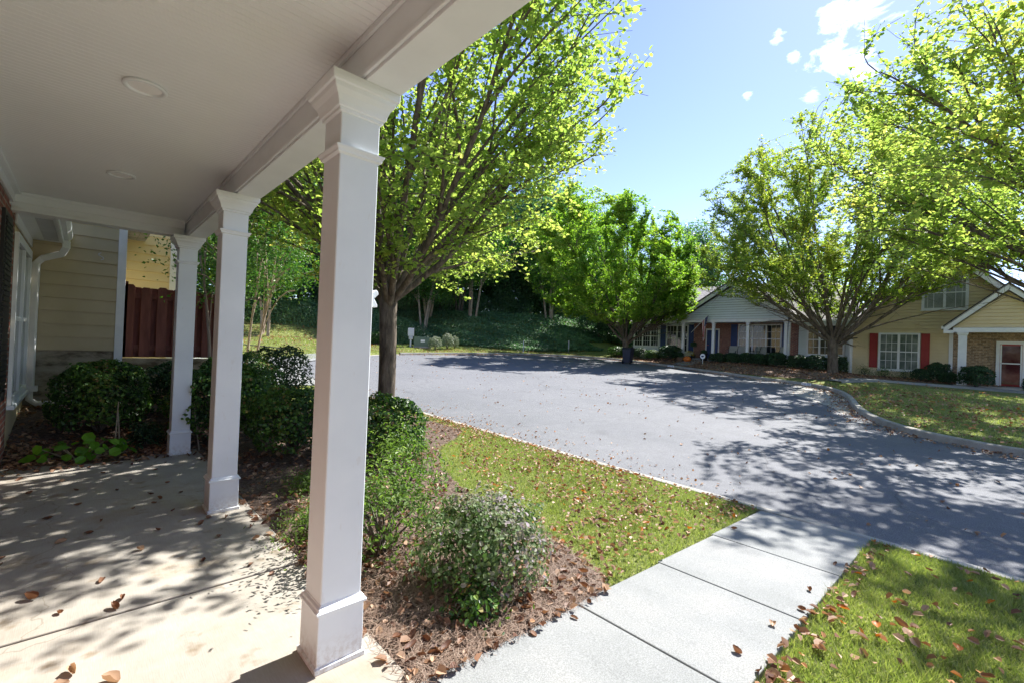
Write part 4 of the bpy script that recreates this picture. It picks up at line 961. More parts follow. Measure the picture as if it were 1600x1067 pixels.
def window(parent, mp, u0, u1, z0, z1, n=2, cols=3, rows=4, glass='glass', frame='trimwhite', tr=.09, off=0, sill=True, blinds=False, n0=0., inv=None):
    """mp(u,z,n) maps to the world; n sashes side by side, each double hung"""
    def bx(m, a, b, c, d, p, q):
        A = mp(a,c,p); B = mp(b,d,q); m.box(A[0],B[0],A[1],B[1],A[2],B[2])
    m = MB()
    bx(m,u0,u1,z1-tr,z1,n0,n0+.035); bx(m,u0,u1,z0,z0+tr*.8,n0,n0+.034); bx(m,u0,u0+tr,z0+tr*.8,z1-tr,n0,n0+.033); bx(m,u1-tr,u1,z0+tr*.8,z1-tr,n0,n0+.033)
    W = (u1-u0-2*tr); w = W/n
    for i in range(1,n): bx(m,u0+tr+w*i-.05,u0+tr+w*i+.05,z0+tr*.8,z1-tr,n0,n0+.030)
    if sill: bx(m,u0-.04,u1+.04,z0-.045,z0-.001,n0,n0+.06)
    zm = (z0+z1)/2
    for i in range(n):
        a = u0+tr+w*i+(.05 if i else 0); b = u0+tr+w*(i+1)-(.05 if i < n-1 else 0)
        bx(m,a,b,zm-.025,zm+.025,n0,n0+.022)
        for c in range(1,cols): uu = a+(b-a)*c/cols; bx(m,uu-.010,uu+.010,z0+tr*.8,zm-.026,n0,n0+.012); bx(m,uu-.010,uu+.010,zm+.026,z1-tr,n0,n0+.012)
        for s_, (p, q) in enumerate(((z0+tr*.8, zm-.025), (zm+.025, z1-tr))):
            for r in range(1, rows//2+0):
                pass
            k = max(1, rows//2)
            for r in range(1,k): zz = p+(q-p)*r/k; bx(m,a,b,zz-.009,zz+.009,n0,n0+.011)
    w_ = m.build('window', M[frame], parent)
    if inv is not None: w_.matrix_parent_inverse = inv
    m = MB(); bx(m,u0+.02,u1-.02,z0+.02,z1-.02,n0-.02,n0+.004); g = m.build('pane', M[glass], w_)
    if blinds:
        m = MB(); z = z0+tr
        while z < z1-tr:
            bx(m,u0+tr,u1-tr,z,z+.012,n0+.0041,n0+.0062); z += .045
        for uu in (u0+tr+.1, u1-tr-.12): bx(m,uu,uu+.02,z0+tr,z1-tr,n0+.0042,n0+.0065)
        bx(m,u0+tr,u1-tr,z1-tr-.05,z1-tr-.001,n0+.0042,n0+.0075)
        m.build('blind', M['blind'], w_)
    return w_
inv_own = Matrix.Translation(-own.location)
window(own, lambda u,z,n: (-.59+n,u,z), 7.5, 9.3, .62, 2.55, 2, 1, 2, 'glass_near', 'white', .1, inv=inv_own)
m = MB(); m.box(-.59,-.565,6.35,6.98,.75,2.6)
for k in range(34): m.box(-.565,-.555,6.41,6.92,.82+k*.051,.855+k*.051)
bo(m, 'shutter', M['black'])
# lower eave beyond the porch
m = MB(); m.box(-.6,-.27,7.19,9.49,2.75,2.80); m.box(-.589,-.57,7.45,9.49,2.63,2.749); bo(m, 'soffit', M['white'], bevel=.004)
m = MB(); m.box(-.45,-.30,7.58,9.32,2.7475,2.7497)
for k in range(6): m.box(-.43+.02*k,-.420+.02*k,7.6,9.3,2.7455,2.7495)
bo(m, 'vent', M['util_grey'])
m = MB(); m.prism([(x_-.33,z_) for x_, z_ in [(.061,2.72),(.081,2.72),(.081,2.78),(.13,2.78),(.165,2.83),(.17,2.9),(.16,2.9),(.155,2.84),(.125,2.79),(.085,2.79),(.085,2.9),(.061,2.9)]], 'y', 7.2, 9.49)
bo(m, 'gutter', M['white'])

# ------------------------------------------------------------------ lap siding
def siding(name, parent, mp, yrange, z0, z1, expo, mat, inv=None, proud=.032, gap=.017):
    V, F = [], []; z = z0
    while z < z1-1e-4:
        zt = min(z+expo, z1); a0, b0 = yrange(z+1e-4); a1, b1 = yrange(zt-1e-4); zm_ = None
        if b0-a0 < .01: break
        if b1 < a1: a1 = b1 = (a1+b1)/2
        k = len(V)
        g_ = z+gap if zt-z > 3*gap else z
        V += [mp(a0,g_,-.012), mp(b0,g_,-.012), mp(b0,g_,proud), mp(a0,g_,proud), mp(b1,zt,.002), mp(a1,zt,.002)]
        F += [(k,k+1,k+2,k+3), (k+3,k+2,k+4,k+5)]; z = zt
    me = np_mesh(name, V, F, mat); o = link(name, me, parent)
    if inv is not None: o.matrix_parent_inverse = inv
    return o

# tan siding wing that closes the view on the left
TY = 9.5
tan = empty('siding_house', (0,TY,.3), 0, 'tan lap siding house wall with weathered foundation behind the clipped shrub', 'house')
inv = Matrix.Translation(-tan.location)
def bt(m, name, mat, parent=tan, i=inv, **k):
    o = m.build(name, mat, parent, **k); o.matrix_parent_inverse = i; return o
siding('siding', tan, lambda u,z,n: (u,TY-n,z), lambda z: (-2.0,.36), 1.17, 3.4, .192, M['siding_tan'], inv, .020, .005)
m = MB(); m.box(-2.0,.40,TY+.002,TY+5,1.17,3.42); bt(m, 'wall', M['siding_tan'])
m = MB(); m.box(-2.0,.43,TY+.02,TY+5,-.1,1.168); bt(m, 'foundation', M['foundation'])
m = MB(); m.prism([(.36,TY-.02),(.462,TY-.02),(.462,TY+.12),(.43,TY+.12),(.43,TY+.001),(.36,TY+.001)],'z',.95,3.41); bt(m, 'corner_trim', M['trimwhite'], bevel=.004)
m = MB(); m.box(-2,.9,TY-.001,TY+5,3.42,3.6); m.prism([(-2,3.6),(.9,3.6),(-.6,4.4),(-2,4.4)], 'y', TY, TY+5); bt(m, 'roof', M['shingle_y'])
m = MB(); sq = (.032,.042)
m.tube([(-.22,TY-.25,2.76),(-.22,TY-.25,2.66),(-.26,TY-.2,2.57),(-.46,TY-.08,2.49),(-.525,TY-.06,2.40),(-.53,TY-.06,1.5),(-.53,TY-.06,.62)], .04, 4, sq=sq)
bt(m, 'downspout', M['trimwhite'], bevel=.008)
m = MB(); m.tube([(-.53,TY-.06,.60),(-.53,TY-.07,.47),(-.46,TY-.10,.41),(.0,TY-.14,.40)], .04, 10); m.box(-.585,-.45,TY-.12,TY-.0,.585,.66)
bt(m, 'drain_pipe', M['trimwhite'], smooth=False)
m = MB(); m.box(-.588,-.575,TY-.30,TY-.16,.85,1.10); bt(m, 'outlet_box', M['util_grey'], bevel=.01)
m = MB(); sp = []
for k in range(25):
    t = k/24*2-1; sp.append((.16+.030*math.sin(t*PI*1.0)*(1 if t>0 else 1)*(-1), TY-.03, 2.62+t*.055))
m.tube(sp, .006, 6); bt(m, 'scroll_hook', M['util_grey'])

# yellow house beyond
yb = empty('yellow_house', (0,12.6,.5), 0, 'bright yellow siding house behind the maroon fence', 'house'); inv2 = Matrix.Translation(-yb.location)
siding('siding', yb, lambda u,z,n: (u,12.6-n,z), lambda z: (-5.,1.35), .5, 5.4, .19, M['siding_yellow'], inv2, .022, .007)
m = MB(); m.box(-5,1.45,12.602,20,.2,5.4); bt(m, 'wall', M['siding_yellow'], yb, inv2)
m = MB(); m.prism([(1.35,12.57),(1.485,12.57),(1.485,12.75),(1.452,12.75),(1.452,12.6),(1.35,12.6)],'z',.4,5.4); bt(m, 'corner_trim', M['trimwhite'], yb, inv2)
m = MB(); m.prism([(-5.4,5.4),(1.9,5.4),(-1.75,7.6)], 'y', 12.2, 20.4); bt(m, 'roof', M['shingle_y'], yb, inv2)

# maroon shadowbox fence on a low stucco wall
fe = empty('shadowbox_fence', (.5,10.5,1.03), 0, 'maroon stained board-on-board wooden fence between the siding houses', 'fence'); inv3 = Matrix.Translation(-fe.location)
FY = 10.5; x = .50; i = 0
def fboard(x, y0, y1, top):
    m = MB(); m.prism([(x,1.04),(x+.145,1.04),(x+.145,top-.03),(x+.115,top),(x+.03,top),(x,top-.03)], 'y', y0, y1)
    o = m.build('board', M['fence'], fe, bevel=.003); o.matrix_parent_inverse = inv3
rng = np.random.default_rng(3)
while x < 2.0:
    fboard(x, FY-.045, FY-.02, 2.30+rng.normal(0,.008)); fboard(x+.115, FY+.045, FY+.07, 2.28); x += .232
for zz in (1.16, 2.08):
    m = MB(); m.box(.50,2.08,FY-.019,FY+.019,zz,zz+.09); o = m.build('rail', M['fence'], fe); o.matrix_parent_inverse = inv3
for xx in (.46, 2.09):
    m = MB(); m.box(xx,xx+.09,FY-.045,FY+.045,1.035,2.36); o = m.build('post', M['fence'], fe, bevel=.004); o.matrix_parent_inverse = inv3
m = MB(); m.box(.464,2.25,FY-.08,FY+.12,0,1.02); tag(m.build('retaining_wall', M['foundation'], bevel=.01), 'low weathered stucco wall under the maroon fence', 'wall')

# ------------------------------------------------------------------ grey-blue house across the street
blue = empty('grey_house', (32,12,1.1), 0, 'low house with blue shutters, brick entry and gabled front porch across the street', 'house'); invb = Matrix.Translation(-blue.location)
def bb(m, name, mat, parent=blue, **k):
    o = m.build(name, mat, parent, **k); o.matrix_parent_inverse = invb; return o
FX = lambda X: (lambda u, z, n: (X-n, u, z))
zf = 1.15
m = MB(); m.box(32.02,40,5.6,19.8,.2,3.74); bb(m, 'wall', M['siding_grey'])
m = MB(); m.box(31.98,32.019,8.35,14.88,zf,3.6); bb(m, 'wall', M['brick_far'])
siding('siding', blue, FX(32.0), lambda z: (14.9,19.8), 1.2, 3.6, .15, M['siding_grey'], invb)
m = MB(); m.box(31.2,32.0,8.02,8.55,.4,3.6); bb(m, 'wall', M['brick_far'])
m = MB(); m.box(31.02,32.0,5.5,8.02,.4,3.6); bb(m, 'wall', M['siding_grey'])
siding('siding', blue, FX(31.0), lambda z: (5.5,8.02), 1.2, 3.5, .15, M['siding_grey'], invb)
m = MB(); m.box(29.85,32.0,8.1,14.95,.3,zf); bb(m, 'porch_floor', M['concrete_kerb'])
# windows
kw = dict(inv=invb)
window(blue, FX(32.), 17.52, 19.75, 1.85, 3.45, 3, 3, 4, n0=.036, **kw)
window(blue, FX(32.), 15.28, 17.0, 1.5, 3.5, 2, 3, 4, n0=.036, **kw)
window(blue, FX(31.98), 9.2, 11.84, 1.62, 3.52, 3, 3, 4, n0=.0, **kw)
window(blue, FX(31.), 5.75, 7.6, 1.65, 3.42, 3, 2, 4, n0=.036, **kw)
def shutter(parent, mp, u0, u1, z0, z1, mat, inv, n0=.034):
    m = MB()
    def bx(a,b,c,d,p,q):
        A = mp(a,c,p); B = mp(b,d,q); m.box(A[0],B[0],A[1],B[1],A[2],B[2])
    bx(u0,u1,z0,z1,n0,n0+.02); zm = (z0+z1)/2
    for a,b,c,d in ((u0,u0+.05,z0,z1),(u1-.05,u1,z0,z1),(u0+.05,u1-.05,z0,z0+.08),(u0+.05,u1-.05,z1-.08,z1),(u0+.05,u1-.05,zm-.04,zm+.04)): bx(a,b,c,d,n0+.02,n0+.035)
    o = m.build('shutter', mat, parent); o.matrix_parent_inverse = inv
for a, b, X in ((17.04,17.46,32.),(14.88,15.24,32.),(11.88,12.28,31.98),(8.78,9.16,31.98)): shutter(blue, FX(X), a, b, 1.55, 3.5, M['navy'], invb)
m = MB(); X = 31.98
m.box(X-.04,X-.001,13.05,13.13,zf,3.22); m.box(X-.04,X-.001,13.92,14.0,zf,3.22); m.box(X-.041,X-.001,13.13,13.92,3.12,3.22)
df = bb(m, 'door_frame', M['trimwhite'])
m = MB(); m.box(X-.03,X-.002,13.132,13.918,zf+.02,3.118)
for (a,b,c,d) in ((13.2,13.48,1.3,1.9),(13.57,13.85,1.3,1.9),(13.2,13.48,2.05,2.95),(13.57,13.85,2.05,2.95)): m.box(X-.036,X-.03,a,b,c,d)
dr = bb(m, 'door', M['navy'])
m = MB(); m.ball((X-.06,13.82,2.08),(.03,.03,.03)); h_ = m.build('handle', M['orange'], dr, smooth=True)
# porch columns, beam, gable
for y in (14.7,12.64,10.52,8.42):
    m = MB(); m.sqlathe(30.0,y,[(.10,zf+.001),(.10,zf+.2),(.085,zf+.22),(.085,3.42),(.10,3.44),(.13,3.53)], .004); bb(m, 'column', M['trimwhite'])
m = MB(); m.box(29.88,30.12,8.3,14.82,3.53,3.72); bb(m, 'beam', M['trimwhite'])
m = MB(); m.box(30.12,32,8.3,14.82,3.62,3.70); bb(m, 'porch_ceiling', M['trimwhite'])
GA = 6.0; gc = 11.56; sl = .62; hw = 3.72
grange = lambda z: (gc-max(0,(GA-.25-z)/sl), gc+max(0,(GA-.25-z)/sl))
siding('gable', blue, FX(29.92), lambda z: (max(grange(z)[0],8.3), min(grange(z)[1],14.82)), 3.72, GA-.27, .15, M['siding_grey'], invb)
def gable_roof(parent, inv, xf, xb, yc, hw, ze, za, mat, trim, tw=.24, th=.09, over=.0):
    m = MB()
    for s in (-1,1):
        m.prism([(yc,za),(yc+s*hw,ze),(yc+s*hw,ze-th),(yc,za-th)], 'x', xf, xb)
    r = m.build('roof', mat, parent); r.matrix_parent_inverse = inv
    m = MB()
    for s in (-1,1):
        m.prism([(yc,za-th-.002),(yc+s*hw,ze-th-.002),(yc+s*hw,ze-th-tw),(yc,za-th-tw)], 'x', xf+.02, xf+.07)
        m.prism([(yc+s*(hw+.001),ze-.002),(yc+s*(hw+.08),ze-.02),(yc+s*(hw+.08),ze-.13),(yc+s*(hw+.001),ze-.13)], 'x', xf+.02, xb)
    t = m.build('rake_board', trim, parent); t.matrix_parent_inverse = inv
    m = MB()
    for s in (-1,1): m.prism([(yc,za+.012),(yc+s*(hw+.01),ze+.012),(yc+s*(hw+.01),ze-.045),(yc,za-.045)], 'x', xf-.02, xf+.001)
    t = m.build('drip_edge', M['black'], parent); t.matrix_parent_inverse = inv
    for s in (-1,1):
        m = MB(); m.box(xf+.01, xf+.3, yc+s*(hw-.32), yc+s*(hw+.0), ze-th-tw-.02, ze-th-.1)
        t = m.build('cornice_return', trim, parent); t.matrix_parent_inverse = inv
gable_roof(blue, invb, 29.6, 37, gc, 3.78, 3.80, GA+.15, M['shingle'], M['trimwhite'])
# main hip roof
m = MB(); e0, e1, y0, y1, ze, zr, xr_ = 31.45, 42, 5.3, 20.1, 3.74, 6.85, 36.7
pts = [(e0,y0,ze),(e1,y0,ze),(e1,y1,ze),(e0,y1,ze),(xr_,y0+2.2,zr),(xr_,y1-2.9,zr)]
m.add(pts, [(0,3,5,4),(1,4,5,2),(0,4,1),(3,2,5),(0,1,2,3)]); bb(m, 'roof', M['shingle'])
for a_, b_ in ((14.98,20.15),(5.35,8.1)):
    m = MB(); m.box(31.36,31.449,a_,b_,3.60,3.75); bb(m, 'gutter', M['trimwhite'])
m = MB(); m.box(31.449,32,14.98,20.1,3.58,3.62); bb(m, 'soffit', M['trimwhite'])
m = MB(); m.tube([(31.4,17.6,3.6),(31.8,17.6,3.4),(31.93,17.6,3.2),(31.93,17.6,1.2)], .05, 4, sq=(.04,.05)); bb(m, 'downspout', M['trimwhite'])
m = MB(); m.tube([(30.9,7.8,3.66),(30.3,8.1,3.62),(29.95,8.22,3.45),(29.9,8.24,1.3),(29.75,8.28,.9)], .05, 4, sq=(.04,.05)); bb(m, 'downspout', M['trimwhite'])

# flag on the porch column
fl_ = empty('flag', (29.88,13.9,3.0), 0, 'american flag hanging from a pole on the left porch column', 'flag'); invf = Matrix.Translation(-fl_.location)
m = MB(); m.tube([(29.88,14.1,2.85),(29.5,12.75,4.05)], .014, 6); o = m.build('flagpole', M['white'], fl_); o.matrix_parent_inverse = invf
V, F, MI = [], [], []; nu, nv = 26, 40
tip = np.array([29.52,12.8,4.0]); 
for i in range(nu+1):           # i across the stripes (hoist), j along the fly, hangs down
    for j in range(nv+1):
        u = i/nu; v = j/nv
        base = tip + np.array([.13,.46,-.42])*u*1.05
        drop = v*1.45*(1-.12*u)
        y = base[1] + .28*v*(1-u*.7) - .25*u*v + .035*math.sin(u*14+v*3)*v
        V.append((base[0]+.05*math.sin(u*18+v*2)*(.3+v), y, base[2]-drop))
for i in range(nu):
    for j in range(nv):
        k = i*(nv+1)+j; F.append((k,k+1,k+nv+2,k+nv+1))
        s = i//2
        if i < 14 and j < 16:
            MI.append(1 if (i%3 == 1 and j%3 == 1) else 2)
        else: MI.append(0 if s%2 == 0 else 1)
me = bpy.data.meshes.new('cloth'); me.from_pydata(V, [], F)
for mm in (M['flagred'], M['flagwhite'], M['flagblue']): me.materials.append(mm)
me.polygons.foreach_set('material_index', MI); me.update(); o = link('cloth', me, fl_); o.matrix_parent_inverse = invf

# porch chairs
def chair():
    t = empty('patio_chair', (0,0,0))
    m = MB(); m.box(-.26,.24,-.25,.25,.39,.415); m.build('seat', M['sling'], t, bevel=.005)
    m = MB(); m.prism([(.22,.41),(.245,.40),(.42,.90),(.395,.91)], 'y', -.25, .25); m.build('backrest', M['sling'], t, bevel=.005)
    for s in (-1,1):
        m = MB(); m.tube([(-.28,s*.28,0),(-.26,s*.28,.58),(.1,s*.28,.60),(.33,s*.28,.60)], .014, 6); m.tube([(.30,s*.28,0),(.24,s*.28,.4),(.42,s*.28,.92)], .014, 6); m.build('frame', M['metal_black'], t)
    return t
ch0 = chair()
for i, (x, y, r, lab) in enumerate([(30.9,11.8,.1,'pale patio chair left of the triple porch window, beside the brick wall'),(30.9,10.55,-.7,'pale patio chair just right of the third porch column, turned sideways'),(30.8,9.95,.3,'pale patio chair below the right pane of the porch window'),(30.9,8.95,-.3,'pale patio chair against the last porch column'),(31.0,11.25,.2,'pinkish shaded patio chair between the first pale chair and third column')]):
    c = ch0 if i == 0 else copy_tree(ch0); c.location = (x,y,zf); c.rotation_euler = (0,0,r); tag(c, lab, 'chair', 'patio chairs on the porch across the street')
# planters, pumpkin, mums, topiary
def pot(x, y, z, r, h, mat, lab, plant=None, pl=.3):
    t = empty('planter', (x,y,z), 0, lab, 'planter'); m = MB(); m.lathe(0,0,[(r*.75,0),(r,h*.85),(r*1.06,h*.86),(r*1.06,h),(r*.9,h),(r*.85,h*.8)], 18); m.build('pot', mat, t, smooth=False)
    if plant:
        f = link('plant', plant[1], t); f.location = (0,0,h*.8); f.scale = (pl,pl,pl)
    return t
pot(29.0,14.35,hz(29.0,14.35)+.01,.26,.26,M['wicker'],'round brown basket planter at the first porch column',pr_dark,.45)
mum = shrub_mesh(61, 700, .06, M['leaf_mum'], .5, .35, 0, False)
pot(29.5,14.0,hz(29.5,14.0)+.03,.2,.3,M['black'],'dark pot of bright yellow mums above the pumpkin',mum,.62)
pot(29.7,13.1,zf-.12,.25,.45,M['black'],'square-shouldered black planter by the entry step',pr_dark,.4)
m = MB(); pf = lambda th, ph: 1-.07*abs(math.cos(ph*4))-.14*math.exp(-(th/.35)**2)
pk = empty('pumpkin', (28.9,13.85,hz(28.9,13.85)+.20), 0, 'orange pumpkin on the ground by the entry walk', 'pumpkin'); m.ball((0,0,0),(.25,.25,.20),32,12,f=pf); m.build('body', M['orange'], pk, smooth=True)
m = MB(); m.tube([(0,0,.13),(.01,0,.2),(.04,0,.24)], .02, 6); m.build('stem', M['stake'], pk)
tp = empty('topiary', (30.1,14.0,zf), 0, 'dark ball topiary on a thin stem beside the flag', 'plant'); m = MB(); m.tube([(0,0,0),(0,0,.75)], .015, 6); m.build('stem', M['stake'], tp)
m = MB(); m.lathe(0,0,[(.12,0),(.16,.25),(.15,.26)], 14); m.build('pot', M['black'], tp); f = link('foliage', pr_dark[1], tp); f.location = (0,0,.68); f.scale = (.42,.42,.5)
# round yard sign
ys_ = empty('yard_sign', (28.3,12.55,hz(28.3,12.55)), 0, 'small round white yard sign on a stake by the entry walk', 'sign')
m = MB(); m.tube([(0,0,0),(0,0,.34)], .018, 6); m.build('stake', M['white'], ys_)
m = MB(); m.prism([(.16*math.cos(a*PI/12), .48+.16*math.sin(a*PI/12)) for a in range(24)], 'x', -.012, .012); m.build('face', M['white'], ys_)
m = MB(); m.box(-.0165,-.0125,-.07,.09,.46,.52); m.box(-.0166,-.0125,-.05,.07,.43,.462); m.build('emblem', M['flagblue'], ys_)
# painted kerb numbers (illegible in the photo: pale plate with dark strokes)
def kerb_plate(p, ang, lab):
    t = empty('number_plate', (p[0],p[1],ps(*p)+.085), ang, lab, 'plate'); m = MB(); m.box(-.27,.27,-.055,-.04,-.055,.055); m.build('panel', M['white'], t)
    for i, x in enumerate((-.18,-.06,.06,.18)):
        m = MB()
        m.box(x-.03,x+.03,-.060,-.0555,.025,.035); m.box(x+.02,x+.03,-.060,-.0555,-.035,.026)
        if i % 2: m.box(x-.03,x-.02,-.060,-.0555,-.035,.026)
        m.build('digit', M['flagblue'], t)
kerb_plate((26.62,13.75), rad(-110), 'white painted house number plate on the kerb by the entry walk of the blue-shuttered house')
kerb_plate((23.75,4.45) if False else (22.9,5.55), rad(-125), 'white painted house number plate on the kerb under the spreading tree')

# wheeled trash bin
tb = empty('trash_bin', (26.0,16.45,hz(26.0,16.45)+.0), rad(180+8), 'dark blue wheeled trash bin at the kerb under the rounded green tree', 'trash bin')
tb.location.z = ps(26,16.45)+.0
m = MB(); m.add([(-.24,-.22,.06),(.24,-.22,.06),(.24,.2,.06),(-.24,.2,.06),(-.31,-.30,.98),(.31,-.30,.98),(.31,.30,.98),(-.31,.30,.98)], [(0,3,2,1),(4,5,6,7),(0,1,5,4),(1,2,6,5),(2,3,7,6),(3,0,4,7)])
m.box(-.33,.33,-.32,.32,.93,.981); m.build('body', M['bluebin'], tb, bevel=.02)
m = MB(); m.prism([(-.36,.982),(.34,.982),(.34,1.02),(.1,1.06),(-.2,1.05),(-.36,1.01)], 'y', -.33, .33); m.build('lid', M['bluebin'], tb, bevel=.015)
for s in (-1,1):
    m = MB(); m.prism([(.27+.11*math.cos(a*PI/8), .11+.11*math.sin(a*PI/8)) for a in range(16)], 'y', s*.25-.03, s*.25+.03); m.build('wheel', M['black'], tb)
m = MB(); m.tube([(.33,-.25,.95),(.42,-.25,1.0),(.42,.25,1.0),(.33,.25,.95)], .016, 6); m.build('handle', M['bluebin'], tb)

# utility equipment
ub = empty('utility_box', (16.9,26.9,hz(16.9,26.9)), rad(-32), 'green metal utility transformer box on the far grass', 'utility box')
m = MB(); m.prism([(-.42,.05),(.40,.05),(.40,.52),(.30,.62),(-.42,.68)], 'x', -.55, .55); m.build('cabinet', M['util_green'], ub, bevel=.015)
m = MB(); m.box(-.6,.6,-.47,.45,-.05,.049); m.build('pad', M['concrete_kerb'], ub)
m = MB(); m.box(-.1,.18,-.4245,-.421,.34,.50); m.build('decal', M['flagwhite'], ub)
um = empty('utility_meter', (16.0,26.9,hz(16.0,26.9)), rad(-30), 'pale grey meter cabinet on a post left of the green utility box', 'utility meter')
m = MB(); m.box(-.05,.05,-.05,.05,0,.75); m.build('post', M['util_grey'], um)
m = MB(); m.box(-.2,.2,-.12,.08,.72,1.25); m.build('cabinet', M['util_grey'], um, bevel=.015)
m = MB(); m.box(-.13,.13,-.1,.05,.50,.70); m.lathe(0,-.1,[(.07,.55),(.07,.66)], 12); m.build('meter', M['util_grey'], um, bevel=.01)
for (x, y, lab) in ((23.7,23.9,'left of the two thin pale marker posts before the groundcover'),(27.7,22.9,'right of the two thin pale marker posts before the groundcover')):
    m = MB(); m.tube([(0,0,0),(.01,0,.5),(0,0,.85)], .035, 8); m.ball((0,0,.87),(.04,.04,.03),8,5); tag(m.build('marker_post', M['util_grey'], loc=(x,y,hz(x,y))), lab, 'post')
# iron rail by the driveway
rl = empty('iron_railing', (4.6,18.6,hz(4.6,18.6)), 0, 'low black iron railing behind the dark rounded shrub by the driveway', 'railing'); invr = Matrix.Translation(-rl.location)
z0 = hz(4.6,18.6); pa = np.array([4.0,18.6]); pb_ = np.array([5.9,18.3])
def rp(t, z): q = pa*(1-t)+pb_*t; return (q[0], q[1], z)
m = MB(); m.tube([rp(0,z0+.88),rp(1,z0+.74)], .02, 6); o = m.build('rail', M['metal_black'], rl); o.matrix_parent_inverse = invr
m = MB(); m.tube([rp(0,z0+.15),rp(1,z0+.10)], .014, 6); o = m.build('rail', M['metal_black'], rl); o.matrix_parent_inverse = invr
for k in range(13):
    t = k/12; m = MB(); m.tube([rp(t,z0-.05 if k in (0,12) else z0+.12),rp(t,z0+.88-.14*t)], .025 if k in (0,12) else .008, 6); o = m.build('post' if k in (0,12) else 'baluster', M['metal_black'], rl); o.matrix_parent_inverse = invr

# ------------------------------------------------------------------ tan house on the right
yh = empty('tan_house', (30,2,.6), 0, 'tan lap siding house with red shutters and gabled portico on the right', 'house'); invy = Matrix.Translation(-yh.location)
def by(m, name, mat, parent=yh, **k):
    o = m.build(name, mat, parent, **k); o.matrix_parent_inverse = invy; return o
ac, az_ = 1.69, 6.72
rng_ = lambda z: (ac-min(3.55, az_-z), ac+min(3.55, az_-z))
siding('siding', yh, FX(30.), lambda z: (1.44,5.22), .55, 3.12, .155, M['siding_gold'], invy)
siding('gable', yh, FX(30.), rng_, 3.12, az_-.05, .155, M['siding_gold'], invy)
m = MB(); m.prism([(-1.85,.2),(5.2,.2),(5.2,3.1),(ac,az_-.1),(-1.85,3.15)], 'x', 30.02, 40); by(m, 'wall', M['siding_gold'])
m = MB(); m.box(29.985,30.019,-1.85,1.43,.45,3.1); by(m, 'wall', M['brick_brown'])
m = MB(); m.box(29.955,29.999,5.222,5.30,.5,3.15); by(m, 'corner_trim', M['trimwhite'])
m = MB(); m.box(29.96,29.984,1.36,1.5,.5,2.95); by(m, 'corner_trim', M['trimwhite'])
gable_roof(yh, invy, 29.55, 40, ac, 3.80, 3.16, 6.98, M['shingle'], M['trimwhite'], .26)
window(yh, FX(30.), 2.52, 4.14, 1.02, 2.9, 2, 3, 4, 'glass_blind', n0=.034, blinds=False, inv=invy)
window(yh, FX(30.), .88, 2.52, 4.02, 5.66, 2, 2, 2, 'glass_blind', n0=.034, tr=.11, blinds=True, inv=invy)
for a, b in ((4.17,4.50),(2.17,2.49)): shutter(yh, FX(30.), a, b, 1.12, 2.87, M['redpaint'], invy)
m = MB(); m.box(29.9,29.99,2.58,2.74,3.3,3.38); by(m, 'vent', M['siding_gold'])
m = MB(); m.tube([(29.62,5.42,3.05),(29.85,5.36,2.9),(29.93,5.32,2.75),(29.93,5.32,.7)], .05, 4, sq=(.04,.05)); by(m, 'downspout', M['trimwhite'])
# portico
pc, pz = -.35, 4.86
siding('gable', yh, FX(28.42), lambda z: (pc-max(0,(pz-.25-z)/.93), pc+max(0,(pz-.25-z)/.93)), 3.07, pz-.27, .155, M['siding_gold'], invy)
m = MB(); m.prism([(pc-1.62,3.08),(pc+1.62,3.08),(pc,pz-.27)], 'x', 28.43, 30.0); by(m, 'portico_wall', M['siding_gold'])
gable_roof(yh, invy, 28.1, 31, pc, 1.95, 3.14, pz+.1, M['shingle'], M['trimwhite'], .22)
m = MB(); m.box(28.3,28.5,-2.0,1.30,2.87,3.065); m.box(28.5,29.98,1.1,1.30,2.87,3.065); m.box(28.5,29.98,-2.0,1.1,2.99,3.06); by(m, 'beam', M['trimwhite'])
for y in (.99,-1.7):
    m = MB(); m.sqlathe(28.42,y,[(.16,.45),(.16,.70),(.135,.72),(.135,2.55),(.15,2.56),(.135,2.58),(.135,2.72),(.16,2.76),(.19,2.868)], .004); by(m, 'column', M['trimwhite'])
m = MB(); m.box(28.2,29.98,-2.1,1.25,.2,.56); by(m, 'porch_floor', M['concrete_kerb'])
m = MB(); m.box(29.92,29.984,-.04,-.16,.56,2.56); m.box(29.92,29.984,-.96,-.84,.56,2.56); m.box(29.919,29.984,-.84,-.16,2.42,2.56); by(m, 'door_frame', M['trimwhite'])
m = MB(); m.box(29.93,29.96,-.84,-.16,.58,2.42); d_ = by(m, 'door', M['redpaint'])
m = MB(); m.box(29.924,29.929,-.78,-.22,.66,2.36); m.build('pane', M['glass_red'], d_)
m = MB(); m.box(29.915,29.923,-.82,-.18,1.55,1.60); m.box(29.915,29.923,-.22,-.17,.6,2.4); m.box(29.915,29.923,-.83,-.78,.6,2.4); m.build('frame', M['trimwhite'], d_)

# distant building glimpsed over the hedge
db = empty('brick_building', (33,50,4.5), 0, 'salmon brick building glimpsed between trunks above the dark hedge', 'building')
m = MB(); m.box(-8,8,0,6,-2,2.6); m.build('wall', M['brick'], db)
m = MB(); m.prism([(-.4,2.6),(6.4,2.6),(3,4.6)], 'x', -8.4, 8.4); m.build('roof', M['shingle_y'], db)
# overhead wire
p0 = np.array([30.,62.,19.5]); p1 = np.array([62.,6.,15.]); t = np.linspace(0,1,40)[:,None]
Pw = p0*(1-t)+p1*t; Pw[:,2] -= 2.2*np.sin(t[:,0]*PI)
tag(link('power_line', tubes_mesh('power_line', [(Pw, np.full(40,.014), 5)], M['black'])), 'thin overhead wire crossing the sky behind the trees', 'wire')

